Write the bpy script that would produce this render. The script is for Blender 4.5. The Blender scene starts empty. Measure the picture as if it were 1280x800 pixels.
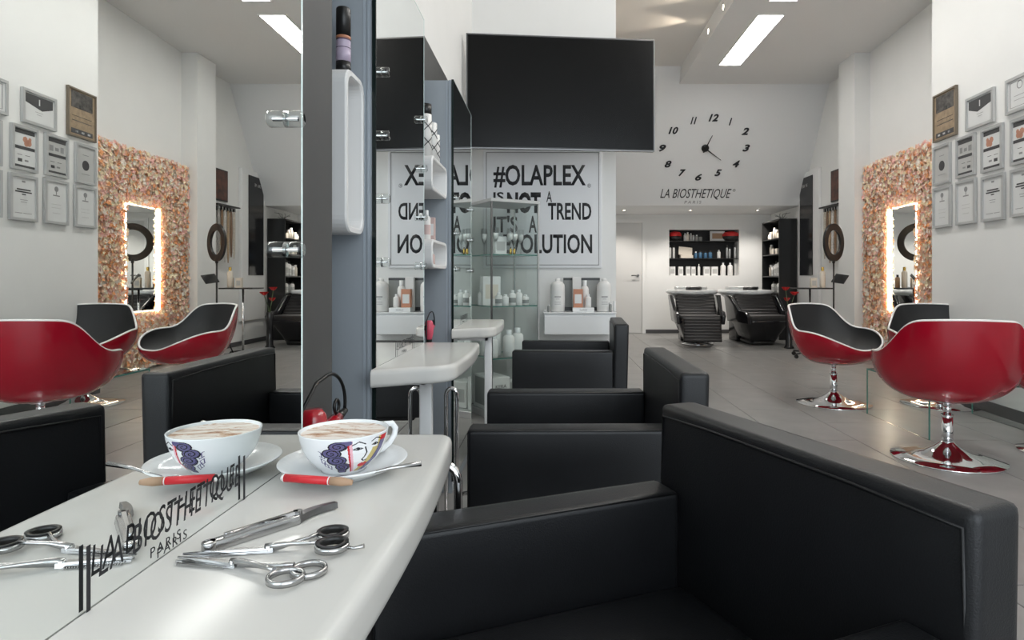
import bpy, bmesh, math, random
from mathutils import Vector, Matrix
random.seed(7)
PI = math.pi
scene = bpy.context.scene
C = scene.collection

# ------------------------------------------------------------------ camera, world, light, exposure
CAMZ = 1.04
FPX = 770.0
cd = bpy.data.cameras.new('camera'); cam = bpy.data.objects.new('camera', cd); C.objects.link(cam)
cam.location = (0, 0, CAMZ); cam.rotation_euler = (PI/2, 0, 0)
cd.sensor_fit = 'HORIZONTAL'; cd.sensor_width = 36.0; cd.lens = FPX/1280*36.0
cd.shift_x = -50/1280; cd.shift_y = -52/1280; cd.clip_start = 0.02; cd.clip_end = 100
scene.camera = cam

world = bpy.data.worlds.new('world'); scene.world = world; world.use_nodes = True
wn = world.node_tree.nodes; bg = wn['Background']
bg.inputs[0].default_value = (0.80, 0.90, 1.0, 1); bg.inputs[1].default_value = 1.2

def area(name, loc, rot, sx, sy, power, col):
    l = bpy.data.lights.new(name, 'AREA'); l.shape = 'RECTANGLE'; l.size = sx; l.size_y = sy
    l.energy = power; l.color = col
    o = bpy.data.objects.new(name, l); C.objects.link(o); o.location = loc; o.rotation_euler = rot
    return o
# daylight that falls in through the shop window behind the camera
area('shopfront_daylight', (1.75, -2.15, 1.95), (PI/2, 0, 0), 4.2, 3.2, 55, (0.90, 0.96, 1.0))

vs = scene.view_settings
vs.view_transform = 'Standard'; vs.look = 'None'; vs.gamma = 1.0; vs.use_curve_mapping = False
vs.exposure = 0.64

# ------------------------------------------------------------------ materials
MATS = {}
def mat(name, col, rough=0.5, metal=0.0, noise=0.0, nscale=20, bump=0.0, bscale=60, coat=0.0, spec=None, sheen=0, emit=None, estr=0, trans=0, alpha=1, col2=None):
    if name in MATS: return MATS[name]
    m = bpy.data.materials.new(name); m.use_nodes = True
    nt = m.node_tree; b = nt.nodes['Principled BSDF']
    b.inputs['Base Color'].default_value = (*col, 1)
    b.inputs['Roughness'].default_value = rough; b.inputs['Metallic'].default_value = metal
    if coat: b.inputs['Coat Weight'].default_value = coat; b.inputs['Coat Roughness'].default_value = 0.04
    if spec is not None: b.inputs['Specular IOR Level'].default_value = spec
    if trans: b.inputs['Transmission Weight'].default_value = trans
    if emit: b.inputs['Emission Color'].default_value = (*emit, 1); b.inputs['Emission Strength'].default_value = estr
    if noise or bump:
        tc = nt.nodes.new('ShaderNodeTexCoord')
    if noise:
        n = nt.nodes.new('ShaderNodeTexNoise'); n.inputs['Scale'].default_value = nscale; n.inputs['Detail'].default_value = 6
        nt.links.new(tc.outputs['Object'], n.inputs['Vector'])
        r = nt.nodes.new('ShaderNodeValToRGB'); c2 = col2 if col2 else tuple(min(1, c*(1+noise)) for c in col)
        c1 = tuple(c*(1-noise) for c in col) if not col2 else col
        r.color_ramp.elements[0].position = 0.3; r.color_ramp.elements[1].position = 0.7
        r.color_ramp.elements[0].color = (*c1, 1); r.color_ramp.elements[1].color = (*c2, 1)
        nt.links.new(n.outputs['Fac'], r.inputs['Fac']); nt.links.new(r.outputs['Color'], b.inputs['Base Color'])
    if bump:
        n2 = nt.nodes.new('ShaderNodeTexNoise'); n2.inputs['Scale'].default_value = bscale; n2.inputs['Detail'].default_value = 4
        nt.links.new(tc.outputs['Object'], n2.inputs['Vector'])
        bp = nt.nodes.new('ShaderNodeBump'); bp.inputs['Strength'].default_value = bump; bp.inputs['Distance'].default_value = 0.004
        nt.links.new(n2.outputs['Fac'], bp.inputs['Height']); nt.links.new(bp.outputs['Normal'], b.inputs['Normal'])
    MATS[name] = m
    return m
def glassmat(name, tint, refl=1.0):
    m = bpy.data.materials.new(name); m.use_nodes = True; nt = m.node_tree
    for n in list(nt.nodes): nt.nodes.remove(n)
    o = nt.nodes.new('ShaderNodeOutputMaterial'); mx = nt.nodes.new('ShaderNodeMixShader')
    t = nt.nodes.new('ShaderNodeBsdfTransparent'); t.inputs[0].default_value = (*tint, 1)
    g = nt.nodes.new('ShaderNodeBsdfGlossy'); g.inputs['Roughness'].default_value = 0.02
    f = nt.nodes.new('ShaderNodeFresnel'); f.inputs[0].default_value = 1.5
    ml = nt.nodes.new('ShaderNodeMath'); ml.operation = 'MULTIPLY'; ml.inputs[1].default_value = refl
    ge = nt.nodes.new('ShaderNodeNewGeometry'); iv = nt.nodes.new('ShaderNodeMath'); iv.operation = 'SUBTRACT'; iv.inputs[0].default_value = 1.0
    m2 = nt.nodes.new('ShaderNodeMath'); m2.operation = 'MULTIPLY'
    nt.links.new(ge.outputs['Backfacing'], iv.inputs[1]); nt.links.new(f.outputs[0], ml.inputs[0]); nt.links.new(ml.outputs[0], m2.inputs[0]); nt.links.new(iv.outputs[0], m2.inputs[1])
    nt.links.new(m2.outputs[0], mx.inputs[0])
    nt.links.new(t.outputs[0], mx.inputs[1]); nt.links.new(g.outputs[0], mx.inputs[2]); nt.links.new(mx.outputs[0], o.inputs[0])
    MATS[name] = m
    return m
M_wall = mat('wall_paint', (0.80, 0.80, 0.785), 0.85, noise=0.012, nscale=3, bump=0.05, bscale=180)
M_ceil = mat('ceiling_paint', (0.76, 0.755, 0.745), 0.9)
M_ceilup = mat('ceiling_paint_warm', (0.74, 0.715, 0.68), 0.9)
M_clockwall = mat('bulkhead_paint', (0.74, 0.745, 0.745), 0.9)
M_tile = mat('floor_tile', (0.27, 0.264, 0.255), 0.30, noise=0.13, nscale=5, bump=0.04, bscale=40)
M_grout = mat('grout', (0.06, 0.06, 0.06), 0.9)
M_base = mat('baseboard_grey', (0.07, 0.07, 0.072), 0.5)
M_darkpanel = mat('dark_panel', (0.072, 0.074, 0.074), 0.55, noise=0.04, nscale=8)
M_bluegrey = mat('blue_grey_panel', (0.33, 0.365, 0.40), 0.55)
M_bluelight = mat('pale_blue_edge', (0.42, 0.47, 0.52), 0.4)
M_mirror = mat('mirror_silver', (0.90, 0.925, 0.915), 0.0, 1.0)
M_gedge = mat('glass_edge', (0.72, 0.84, 0.81), 0.12, 0, spec=0.8)
M_gedge_dark = mat('glass_edge_dark', (0.01, 0.018, 0.017), 0.2)
M_glass = glassmat('thin_glass', (0.955, 0.98, 0.975))
M_glassg = glassmat('clear_acrylic', (0.93, 0.95, 0.95), 2.2)
M_glassedge = mat('green_glass_edge', (0.08, 0.30, 0.25), 0.1, trans=0.35)
M_flute = glassmat('flute_glass', (0.90, 0.92, 0.92), 2.0)
M_leather = mat('black_leather', (0.009, 0.0095, 0.011), 0.40, bump=0.16, bscale=420, spec=0.40, noise=0.15, nscale=9)
M_piping = mat('black_piping', (0.006, 0.006, 0.007), 0.45)
M_brownleather = mat('wash_chair_leather', (0.016, 0.0145, 0.0145), 0.5, bump=0.1, bscale=200)
M_chrome = mat('chrome', (0.82, 0.82, 0.83), 0.05, 1.0)
M_steel = mat('brushed_steel', (0.46, 0.46, 0.46), 0.17, 1.0)
M_steeldark = mat('dark_steel', (0.18, 0.18, 0.18), 0.3, 1.0)
M_red = mat('red_lacquer', (0.36, 0.002, 0.016), 0.25, coat=0.35, spec=0.35)
M_seatblack = mat('seat_upholstery', (0.016, 0.016, 0.017), 0.55, bump=0.08, bscale=300)
M_whitetrim = mat('white_trim', (0.85, 0.82, 0.80), 0.35)
M_whiteg = mat('white_gloss', (0.80, 0.81, 0.81), 0.15)
M_shelfwhite = mat('shelf_white', (0.78, 0.78, 0.775), 0.4)
M_table = mat('table_laminate', (0.64, 0.63, 0.60), 0.14, spec=0.16, noise=0.01, nscale=4)
M_ceramic = mat('cup_ceramic', (0.83, 0.85, 0.86), 0.12)
M_black = mat('black_plastic', (0.012, 0.012, 0.012), 0.35)
M_blackm = mat('black_matte', (0.012, 0.012, 0.013), 0.6)
M_ink = mat('black_ink', (0.012, 0.013, 0.016), 0.6)
M_paper = mat('poster_paper', (0.78, 0.79, 0.81), 0.7)
M_screen = mat('tv_screen', (0.004, 0.004, 0.004), 0.22, spec=0.18)
M_silver = mat('silver_frame', (0.52, 0.53, 0.53), 0.35, 0.5)
M_cert = mat('certificate_paper', (0.66, 0.665, 0.66), 0.6)
M_certgrey = mat('certificate_grey', (0.46, 0.46, 0.45), 0.6)
M_certdark = mat('certificate_dark', (0.05, 0.05, 0.052), 0.6)
M_certmid = mat('certificate_mid', (0.25, 0.25, 0.25), 0.6)
M_certorange = mat('certificate_orange', (0.50, 0.24, 0.16), 0.6)
M_bronze = mat('bronze_frame', (0.20, 0.165, 0.125), 0.4, 0.4)
M_brownpaper = mat('brown_print', (0.30, 0.22, 0.14), 0.6, noise=0.2, nscale=30)
M_darkpaper = mat('dark_print', (0.06, 0.055, 0.05), 0.6, noise=0.9, nscale=26)
M_redprint = mat('red_brown_print', (0.03, 0.022, 0.02), 0.5, noise=0.5, nscale=10, col2=(0.16, 0.06, 0.04))
M_glosspanel = mat('black_gloss_panel', (0.012, 0.012, 0.014), 0.12)
M_redpaper = mat('red_paper', (0.60, 0.02, 0.03), 0.45)
M_brownpaper2 = mat('kraft_tip', (0.42, 0.27, 0.17), 0.6)
M_redplastic = mat('red_plastic', (0.45, 0.008, 0.02), 0.2, coat=0.6)
M_pinkplastic = mat('pink_plastic', (0.72, 0.10, 0.16), 0.3)
M_lilac = mat('lilac_print', (0.50, 0.42, 0.54), 0.3)
M_violet = mat('violet_liquid', (0.12, 0.09, 0.14), 0.15)
M_bottlewhite = mat('bottle_white', (0.76, 0.75, 0.73), 0.35)
M_boxwhite = mat('carton_white', (0.75, 0.75, 0.735), 0.55)
M_boxcream = mat('carton_cream', (0.68, 0.62, 0.53), 0.55)
M_copper = mat('copper_carton', (0.52, 0.22, 0.12), 0.4)
M_greybox = mat('grey_card', (0.27, 0.28, 0.27), 0.5)
M_blueliq = mat('blue_bottle', (0.06, 0.15, 0.26), 0.2)
M_pinkish = mat('pink_carton', (0.60, 0.45, 0.43), 0.5)
M_gold = mat('gold', (0.65, 0.45, 0.12), 0.2, 1.0)
M_doorp = mat('door_paint', (0.64, 0.635, 0.62), 0.55)
M_stem = mat('plant_stem', (0.08, 0.12, 0.05), 0.6)
M_petalred = mat('poppy_red', (0.55, 0.015, 0.015), 0.5)
M_hair = [mat('hair_%d' % i, c, 0.5, noise=0.25, nscale=60) for i, c in enumerate([(0.55, 0.50, 0.42), (0.20, 0.12, 0.07), (0.42, 0.30, 0.19), (0.60, 0.58, 0.55), (0.28, 0.17, 0.10), (0.34, 0.32, 0.30)])]
M_fl = [mat('blossom_%d' % i, c, 0.75) for i, c in enumerate([(0.94, 0.44, 0.20), (0.97, 0.68, 0.50), (0.95, 0.83, 0.58), (0.90, 0.52, 0.46), (0.98, 0.90, 0.80)])]
M_flback = mat('flower_backing', (0.88, 0.60, 0.45), 0.9)
M_led = mat('led_strip', (1, 0.9, 0.75), 0.5, emit=(1.0, 0.86, 0.66), estr=14)
M_lamp = mat('lamp_diffuser', (1, 1, 1), 0.5, emit=(1.0, 0.985, 0.95), estr=10.5)
M_spot = mat('spot_bulb', (1, 1, 1), 0.5, emit=(1.0, 0.86, 0.68), estr=10)
def foam_mat():
    m = bpy.data.materials.new('cappuccino_foam'); m.use_nodes = True; nt = m.node_tree; b = nt.nodes['Principled BSDF']
    tc = nt.nodes.new('ShaderNodeTexCoord'); mp = nt.nodes.new('ShaderNodeMapping'); mp.inputs['Scale'].default_value = (22, 55, 30)
    n = nt.nodes.new('ShaderNodeTexNoise'); n.inputs['Scale'].default_value = 1.0; n.inputs['Detail'].default_value = 8; n.inputs['Roughness'].default_value = 0.7
    n.inputs['Distortion'].default_value = 0.8
    r = nt.nodes.new('ShaderNodeValToRGB'); e = r.color_ramp.elements
    e[0].position = 0.36; e[0].color = (0.26, 0.11, 0.045, 1); e[1].position = 0.53; e[1].color = (0.82, 0.76, 0.70, 1)
    k = e.new(0.44); k.color = (0.55, 0.36, 0.24, 1)
    nt.links.new(tc.outputs['Object'], mp.inputs[0]); nt.links.new(mp.outputs[0], n.inputs['Vector']); nt.links.new(n.outputs['Fac'], r.inputs['Fac'])
    nt.links.new(r.outputs['Color'], b.inputs['Base Color']); b.inputs['Roughness'].default_value = 0.7
    return m
M_foam = foam_mat()

# ------------------------------------------------------------------ mesh helpers
class MB:
    def __init__(s): s.bm = bmesh.new(); s.mi = 0
    def _f(s, vs, smooth=False):
        try:
            f = s.bm.faces.new(vs); f.material_index = s.mi; f.smooth = smooth; return f
        except ValueError: return None
    def box(s, x0, x1, y0, y1, z0, z1):
        v = [s.bm.verts.new(p) for p in ((x0,y0,z0),(x1,y0,z0),(x1,y1,z0),(x0,y1,z0),(x0,y0,z1),(x1,y0,z1),(x1,y1,z1),(x0,y1,z1))]
        for q in ((3,2,1,0),(4,5,6,7),(0,1,5,4),(1,2,6,5),(2,3,7,6),(3,0,4,7)): s._f([v[i] for i in q])
        return s
    def prism(s, poly, z0, z1, smooth=False):     # polygon in XY, extruded in Z
        return s.extr([Vector((x, y, z0)) for x, y in poly], Vector((0, 0, z1-z0)), smooth)
    def extr(s, pts, d, smooth=False):
        a = [s.bm.verts.new(p) for p in pts]; b = [s.bm.verts.new(Vector(p)+d) for p in pts]; n = len(a)
        s._f(a[::-1]); s._f(b)
        for i in range(n): s._f([a[i], a[(i+1)%n], b[(i+1)%n], b[i]], smooth)
        return s
    def lathe(s, prof, seg=24, c=(0,0,0), axis='Z', smooth=True):
        rings = []
        for r, h in prof:
            if r < 1e-6: rings.append([s.bm.verts.new(s._ax(0, 0, h, c, axis))]); continue
            rings.append([s.bm.verts.new(s._ax(r*math.cos(2*PI*k/seg), r*math.sin(2*PI*k/seg), h, c, axis)) for k in range(seg)])
        for a, b in zip(rings, rings[1:]):
            for k in range(seg):
                k2 = (k+1) % seg
                if len(a) == 1 and len(b) == 1: continue
                if len(a) == 1: s._f([a[0], b[k2], b[k]], smooth)
                elif len(b) == 1: s._f([a[k], a[k2], b[0]], smooth)
                else: s._f([a[k], a[k2], b[k2], b[k]], smooth)
        return s
    def _ax(s, x, y, h, c, axis):
        if axis == 'Z': p = (x, y, h)
        elif axis == 'X': p = (h, x, y)
        else: p = (y, h, x)
        return (p[0]+c[0], p[1]+c[1], p[2]+c[2])
    def cyl(s, c, r, h, seg=20, axis='Z'):
        return s.lathe([(0, 0), (r, 0), (r, h), (0, h)], seg, c, axis, False) if False else s._cyl(c, r, h, seg, axis)
    def _cyl(s, c, r, h, seg, axis):
        a = [s.bm.verts.new(s._ax(r*math.cos(2*PI*k/seg), r*math.sin(2*PI*k/seg), 0, c, axis)) for k in range(seg)]
        b = [s.bm.verts.new(s._ax(r*math.cos(2*PI*k/seg), r*math.sin(2*PI*k/seg), h, c, axis)) for k in range(seg)]
        s._f(a[::-1]); s._f(b)
        for k in range(seg): s._f([a[k], a[(k+1)%seg], b[(k+1)%seg], b[k]], True)
        return s
    def tube(s, path, r, seg=10, closed=False, rr=None):
        P = [Vector(p) for p in path]; n = len(P); rings = []
        up = Vector((0, 0, 1)); prevn = None
        for i in range(n):
            if closed: t = P[(i+1)%n]-P[(i-1)%n]
            else: t = P[min(i+1, n-1)]-P[max(i-1, 0)]
            t.normalize()
            if prevn is None:
                u = up if abs(t.dot(up)) < 0.9 else Vector((1, 0, 0))
                nn = (u - t*u.dot(t)).normalized()
            else:
                nn = (prevn - t*prevn.dot(t)).normalized()
            prevn = nn; bb = t.cross(nn); ri = rr[i] if rr else r
            rings.append([s.bm.verts.new(P[i]+nn*(ri*math.cos(2*PI*k/seg))+bb*(ri*math.sin(2*PI*k/seg))) for k in range(seg)])
        for i in range(n if closed else n-1):
            a, b = rings[i], rings[(i+1)%n]
            for k in range(seg): s._f([a[k], a[(k+1)%seg], b[(k+1)%seg], b[k]], True)
        if not closed: s._f(rings[0][::-1]); s._f(rings[-1])
        return s
    def loft(s, rings, caps=True, smooth=True):
        R = [[s.bm.verts.new(p) for p in r] for r in rings]; n = len(R[0])
        for a, b in zip(R, R[1:]):
            for k in range(n): s._f([a[k], a[(k+1)%n], b[(k+1)%n], b[k]], smooth)
        if caps: s._f(R[0][::-1]); s._f(R[-1])
        return s
    def grid(s, pts, smooth=True):
        R = [[s.bm.verts.new(p) for p in r] for r in pts]
        for a, b in zip(R, R[1:]):
            for k in range(len(a)-1): s._f([a[k], a[k+1], b[k+1], b[k]], smooth)
        return s
    def bevel(s, w, seg=2, ang=0.5):
        s.bm.normal_update()
        es = [e for e in s.bm.edges if len(e.link_faces) == 2 and e.calc_face_angle(0) > ang]
        bmesh.ops.bevel(s.bm, geom=es, offset=w, segments=seg, profile=0.6, affect='EDGES', clamp_overlap=True)
        if seg > 1:
            for f in s.bm.faces: f.smooth = True
        return s
    def xf(s, M):
        s.bm.transform(M); return s
    def mesh(s, name, mats):
        me = bpy.data.meshes.new(name)
        bmesh.ops.recalc_face_normals(s.bm, faces=s.bm.faces)
        s.bm.to_mesh(me); s.bm.free()
        for m in (mats if isinstance(mats, (list, tuple)) else [mats]): me.materials.append(m)
        return me
    def build(s, name, mats, parent=None, loc=None, rot=None, label=None):
        o = bpy.data.objects.new(name, s.mesh(name, mats)); C.objects.link(o)
        if parent: o.parent = parent
        if loc: o.location = loc
        if rot: o.rotation_euler = rot
        if label: o['label'] = label
        return o
def tag(o, label, cat, group=None):
    o['label'] = label; o['category'] = cat
    if group: o['group'] = group
    return o
def struct(o, label=None):
    o['kind'] = 'structure'
    if label: o['label'] = label
    return o
def thing(name, label, cat, loc=(0,0,0), rz=0, group=None):
    o = bpy.data.objects.new(name, None); C.objects.link(o); o.empty_display_size = 0.05
    o.location = loc; o.rotation_euler = (0, 0, rz)
    return tag(o, label, cat, group)
def inst(src, name, parent, loc=(0,0,0), rot=None):
    o = src.copy(); o.name = name; C.objects.link(o); o.parent = parent; o.location = loc
    if rot: o.rotation_euler = rot
    return o
def B(x0, x1, y0, y1, z0, z1, bev=0, seg=2):
    m = MB().box(x0, x1, y0, y1, z0, z1)
    if bev: m.bevel(bev, seg)
    return m
def rrect(w, h, r, n=6):          # rounded rectangle outline centred on origin
    P = []
    for cx, cy, a0 in ((w/2-r, h/2-r, 0), (-w/2+r, h/2-r, PI/2), (-w/2+r, -h/2+r, PI), (w/2-r, -h/2+r, 1.5*PI)):
        for k in range(n+1): a = a0+PI/2*k/n; P.append((cx+r*math.cos(a), cy+r*math.sin(a)))
    return P
def lettering(text, w, h, parent, mat_, loc, rot=(0, 0, 0), shear=0, bold=0, ext=0.0008, name='lettering', spacing=1.0):
    """flat lettering in the local XZ plane, lower left corner at loc, readable from -y"""
    cu = bpy.data.curves.new('t', 'FONT'); cu.body = text; cu.shear = shear; cu.offset = bold; cu.extrude = 0.0; cu.resolution_u = 3
    cu.space_character = spacing
    ob = bpy.data.objects.new('t', cu); C.objects.link(ob)
    dg = bpy.context.evaluated_depsgraph_get(); me = bpy.data.meshes.new_from_object(ob.evaluated_get(dg))
    bpy.data.objects.remove(ob); bpy.data.curves.remove(cu)
    bm = bmesh.new(); bm.from_mesh(me)
    xs = [v.co.x for v in bm.verts]; ys = [v.co.y for v in bm.verts]
    sx = w/(max(xs)-min(xs)); sy = h/(max(ys)-min(ys)); ox, oy = min(xs), min(ys)
    for v in bm.verts: v.co = Vector(((v.co.x-ox)*sx, 0, (v.co.y-oy)*sy))
    g = bmesh.ops.extrude_face_region(bm, geom=list(bm.faces))
    for v in g['geom']:
        if isinstance(v, bmesh.types.BMVert): v.co.y -= ext
    bmesh.ops.recalc_face_normals(bm, faces=bm.faces)
    bm.to_mesh(me); bm.free(); me.materials.clear(); me.materials.append(mat_); me.name = name
    o = bpy.data.objects.new(name, me); C.objects.link(o); o.parent = parent; o.location = loc; o.rotation_euler = rot
    return o
ORD = ['first', 'second', 'third', 'fourth', 'fifth', 'sixth', 'seventh', 'eighth', 'ninth', 'tenth', 'eleventh', 'twelfth', 'thirteenth']

# ------------------------------------------------------------------ the setting
XL = -0.667                     # left wall
YP = 5.14                       # partition with the poster
YD = 11.69                      # far wall with the door
Z1, Z2 = 3.95, 4.17             # lower and upper ceiling
SL = 0.0623                     # the right wall runs off slightly
def rw(y): return 3.0978+SL*y                    # near part of the right wall
def rr_(y): return 4.10+SL*(y-7.94)              # recessed part
YE = 5.586
YF = -2.3

floor = struct(B(XL-0.2, 4.8, YF, YD+0.3, -0.06, -0.004).build('floor', M_grout))
tw, tl, x0 = 0.468, 0.936, 1.492
k = 0; tile_me = {}
for i in range(-5, 7):
    xa = x0+tw*i; xb = xa+tw
    xa, xb = max(xa, XL), min(xb, 4.45)
    if xb-xa < 0.05: continue
    y = YF - (0.29 + (0.468 if i % 2 else 0))
    while y < YD:
        ya, yb = max(y, YF), min(y+tl, YD); y += tl
        if yb-ya < 0.05 or yb < 0.35: 
            if yb > 0.35 or yb-ya < 0.05: continue
        key = (round(xb-xa, 3), round(yb-ya, 3))
        if key not in tile_me:
            w, l = xb-xa-0.004, yb-ya-0.004
            tile_me[key] = B(-w/2, w/2, -l/2, l/2, -0.01, 0, 0.0015, 1).mesh('floor_tile', M_tile)
        o = bpy.data.objects.new('floor_tile', tile_me[key]); C.objects.link(o); o.parent = floor
        o.location = ((xa+xb)/2, (ya+yb)/2, 0)

struct(B(XL-0.15, XL, YF, YP, 0, 4.4).build('wall_left', M_wall))
struct(B(XL-0.15, 0.533, YP, YD+0.2, 0, 4.4).build('wall_partition', M_wall), 'white partition wall behind the television')
# far wall with the opening of the niche
NX0, NX1, NZ0, NZ1 = 2.225, 3.55, 1.095, 1.966
m = MB(); m.box(0.533, NX0, YD, YD+0.3, 0, 2.6); m.box(NX1, 4.7, YD, YD+0.3, 0, 2.6); m.box(NX0, NX1, YD, YD+0.3, 0, NZ0); m.box(NX0, NX1, YD, YD+0.3, NZ1, 2.6)
struct(m.build('wall_back', M_wall))
niche = struct(B(NX0, NX1, YD+0.28, YD+0.3, NZ0, NZ1).build('wall_niche', M_blackm), 'dark back panel of the product niche')
nsh = []
for z in (1.425, 1.755):
    B(NX0, NX1, YD+0.03, YD+0.28, z-0.012, z).build('niche_shelf', M_black, niche)
# leaning bulkhead that carries the clock
def bulk_y(z): return 10.27-0.62*(z-2.254)
m = MB(); P = [(bulk_y(2.254), 2.254), (YD+0.3, 2.254), (YD+0.3, 4.4), (bulk_y(4.4), 4.4)]
m.extr([Vector((0.533, y, z)) for y, z in P], Vector((4.2, 0, 0)))
struct(m.build('wall_bulkhead', M_clockwall), 'leaning white bulkhead with the clock')
# ceiling: a low slab on the right, a higher one on the left
m = MB(); m.box(1.905, 4.8, YF, 10.5, Z1, 4.45)
m.mi = 1; m.box(XL-0.15, 1.905, YF, 10.5, Z2, 4.45)
struct(m.build('ceiling', [M_ceil, M_ceilup]))
# right walls
m = MB(); m.prism([(rw(YF), YF), (rw(YE), YE), (rw(YE)+1.1, YE), (rw(YF)+1.3, YF)], 0, 4.2)
struct(m.build('wall_right', M_wall))
m = MB(); m.prism([(rr_(YE-0.2), YE-0.2), (rr_(8.0), 8.0), (4.15, 8.36), (4.15, YD+0.2), (4.75, YD+0.2), (4.75, YE-0.2)], 0, 4.2)
struct(m.build('wall_recess', M_wall), 'recessed white wall behind the flower panel')
struct(B(3.90, 4.2, 7.94, 8.38, 0, 4.0).build('wall_pillar', M_wall), 'white square pillar beside the flower panel')
# front wall with the shop window (behind the camera)
m = MB(); m.box(XL, 3.2, YF-0.15, YF, 0, 0.25); m.box(XL, 3.2, YF-0.15, YF, 3.75, 4.3); m.box(XL, -0.4, YF-0.15, YF, 0, 4.3)
struct(m.build('wall_front', M_wall))
m = MB()
for x in (-0.4, 0.8, 2.0, 2.95): m.box(x, x+0.06, YF-0.1, YF-0.04, 0.25, 3.75)
m.box(-0.4, 3.0, YF-0.1, YF-0.04, 0.25, 0.31); m.box(-0.4, 3.0, YF-0.1, YF-0.04, 3.69, 3.75)
struct(m.build('window_1', M_steeldark))
# baseboards
m = MB(); m.prism([(rw(YF)-0.012, YF+0.02), (rw(YE)-0.012, YE+0.012), (rw(YE)+0.6, YE+0.012), (rw(YE)+0.6, YE), (rw(YE), YE), (rw(YF), YF+0.02)], 0, 0.085)
struct(m.build('baseboard_right', M_base))
m = MB(); m.box(1.77, 4.15, YD-0.012, YD, 0, 0.07)
struct(m.build('baseboard_back', M_base))
m = MB(); m.box(4.138, 4.15, 8.38, YD-0.012, 0, 0.07); m.box(3.888, 3.90, 7.94, 8.38, 0, 0.07); m.box(3.888, 3.97, 7.928, 7.94, 0, 0.07)
struct(m.build('baseboard_recess', M_base))
# left: dark panel on the wall and the boxes the mirrors hang on
struct(B(XL, -0.63, 1.2, 4.05, 0, 2.24, 0.003).build('trim_1', M_darkpanel), 'tall dark grey panel on the left wall')
m = MB(); m.box(XL, -0.50, -0.6, 1.40, 0, 2.8); m.box(-0.50, -0.346, -0.6, 0.79, 0, 2.6)
struct(m.build('trim_2', M_darkpanel), 'dark grey pillar behind the nearest mirror')
def backing(name, y0, y1, lab):
    o = struct(B(-0.63, -0.484, y0, y1, 0, 2.0, 0.002).build(name, M_bluegrey), lab)
    B(-0.500, -0.483, y0-0.004, y0+0.004, 0.0, 2.0).build('edge_strip', M_bluelight, o)
    B(-0.512, -0.507, y0-0.002, y0+0.002, 0.0, 2.0).build('edge_strip', M_bluelight, o)
backing('trim_3', 1.672, 2.25, 'blue grey box behind the middle mirror')
backing('trim_4', 2.985, 3.60, 'blue grey box behind the far mirror')
# door in the far wall
door = struct(B(0.93, 1.705, YD-0.012, YD, 0.005, 2.09, 0.002, 1).build('door_1', M_doorp), 'plain pale flush door in the far wall')
m = MB(); m.box(0.86, 0.925, YD-0.025, YD, 0, 2.16); m.box(1.71, 1.775, YD-0.025, YD, 0, 2.16); m.box(0.925, 1.71, YD-0.025, YD, 2.095, 2.16)
m.build('door_frame', M_wall, door)
m = MB(); m.cyl((1.625, YD-0.06, 1.095), 0.024, 0.045, 16, 'Y'); m.tube([(1.625, YD-0.06, 1.095), (1.61, YD-0.07, 1.095), (1.50, YD-0.07, 1.095)], 0.011, 8)
m.build('door_handle', M_steeldark, door)

# ------------------------------------------------------------------ ceiling lights
def panel_light(y0, y1, label):
    t = thing('ceiling_light', label, 'ceiling light', (2.415, (y0+y1)/2, Z1), 0, 'ceiling panel lights')
    l = (y1-y0)/2
    B(-0.14, 0.14, -l, l, -0.006, -0.001).build('diffuser', M_lamp, t)
    m = MB(); m.box(-0.155, -0.14, -l-0.015, l+0.015, -0.012, 0.0); m.box(0.14, 0.155, -l-0.015, l+0.015, -0.012, 0)
    m.box(-0.14, 0.14, -l-0.015, -l, -0.012, 0); m.box(-0.14, 0.14, l, l+0.015, -0.012, 0)
    m.build('frame', M_whitetrim, t)
panel_light(6.79, 8.38, 'long bright ceiling panel light nearest the clock wall')
panel_light(4.85, 6.44, 'bright ceiling panel light just cut by the top edge')
panel_light(2.9, 4.5, 'ceiling panel light above the red chairs, out of the frame')
panel_light(0.9, 2.5, 'ceiling panel light above the black chairs, out of the frame')
def downlight(name, loc, label, group, axis, power, col=(1, 0.84, 0.66), ang=1.2, aim=None):
    t = thing(name, label, 'spotlight', loc, 0, group)
    m = MB(); m.lathe([(0.032, 0), (0.047, 0), (0.047, 0.006), (0.04, 0.008), (0.032, 0.004)], 20); r = m.build('trim_ring', M_chrome, t)
    m = MB(); m.lathe([(0, 0.003), (0.031, 0.002), (0.031, -0.002)], 16); b = m.build('bulb', M_spot, t)
    l = bpy.data.lights.new('spot', 'SPOT'); l.energy = power; l.color = col; l.spot_size = ang; l.spot_blend = 0.6; l.shadow_soft_size = 0.03
    lo = bpy.data.objects.new('spot_lamp', l); C.objects.link(lo); lo.parent = t
    if axis == 'down':
        t.rotation_euler = (PI, 0, 0); lo.location = (0, 0, 0.02); lo.rotation_euler = (PI, 0, 0)
    else:            # facing -X
        t.rotation_euler = (0, -PI/2, 0); lo.location = (0, 0, 0.03); lo.rotation_euler = (PI, 0, 0)
    return t
for i, px in enumerate((780, 863, 947)):
    y = 10.95; downlight('soffit_spotlight', ((px-690)*y/FPX, y, 2.254), 'small downlight in the soffit, %s from the door' % ORD[i], 'soffit downlights', 'down', 34, (1, 0.94, 0.87), 2.3)
downlight('ceiling_spotlight', (1.905, 7.50, 4.05), 'small warm spotlight in the ceiling step, farther one', 'ceiling step spotlights', 'side', 18, ang=0.9)
downlight('ceiling_spotlight', (1.905, 6.84, 4.05), 'small warm spotlight in the ceiling step, nearer one', 'ceiling step spotlights', 'side', 18, ang=0.9)

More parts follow.
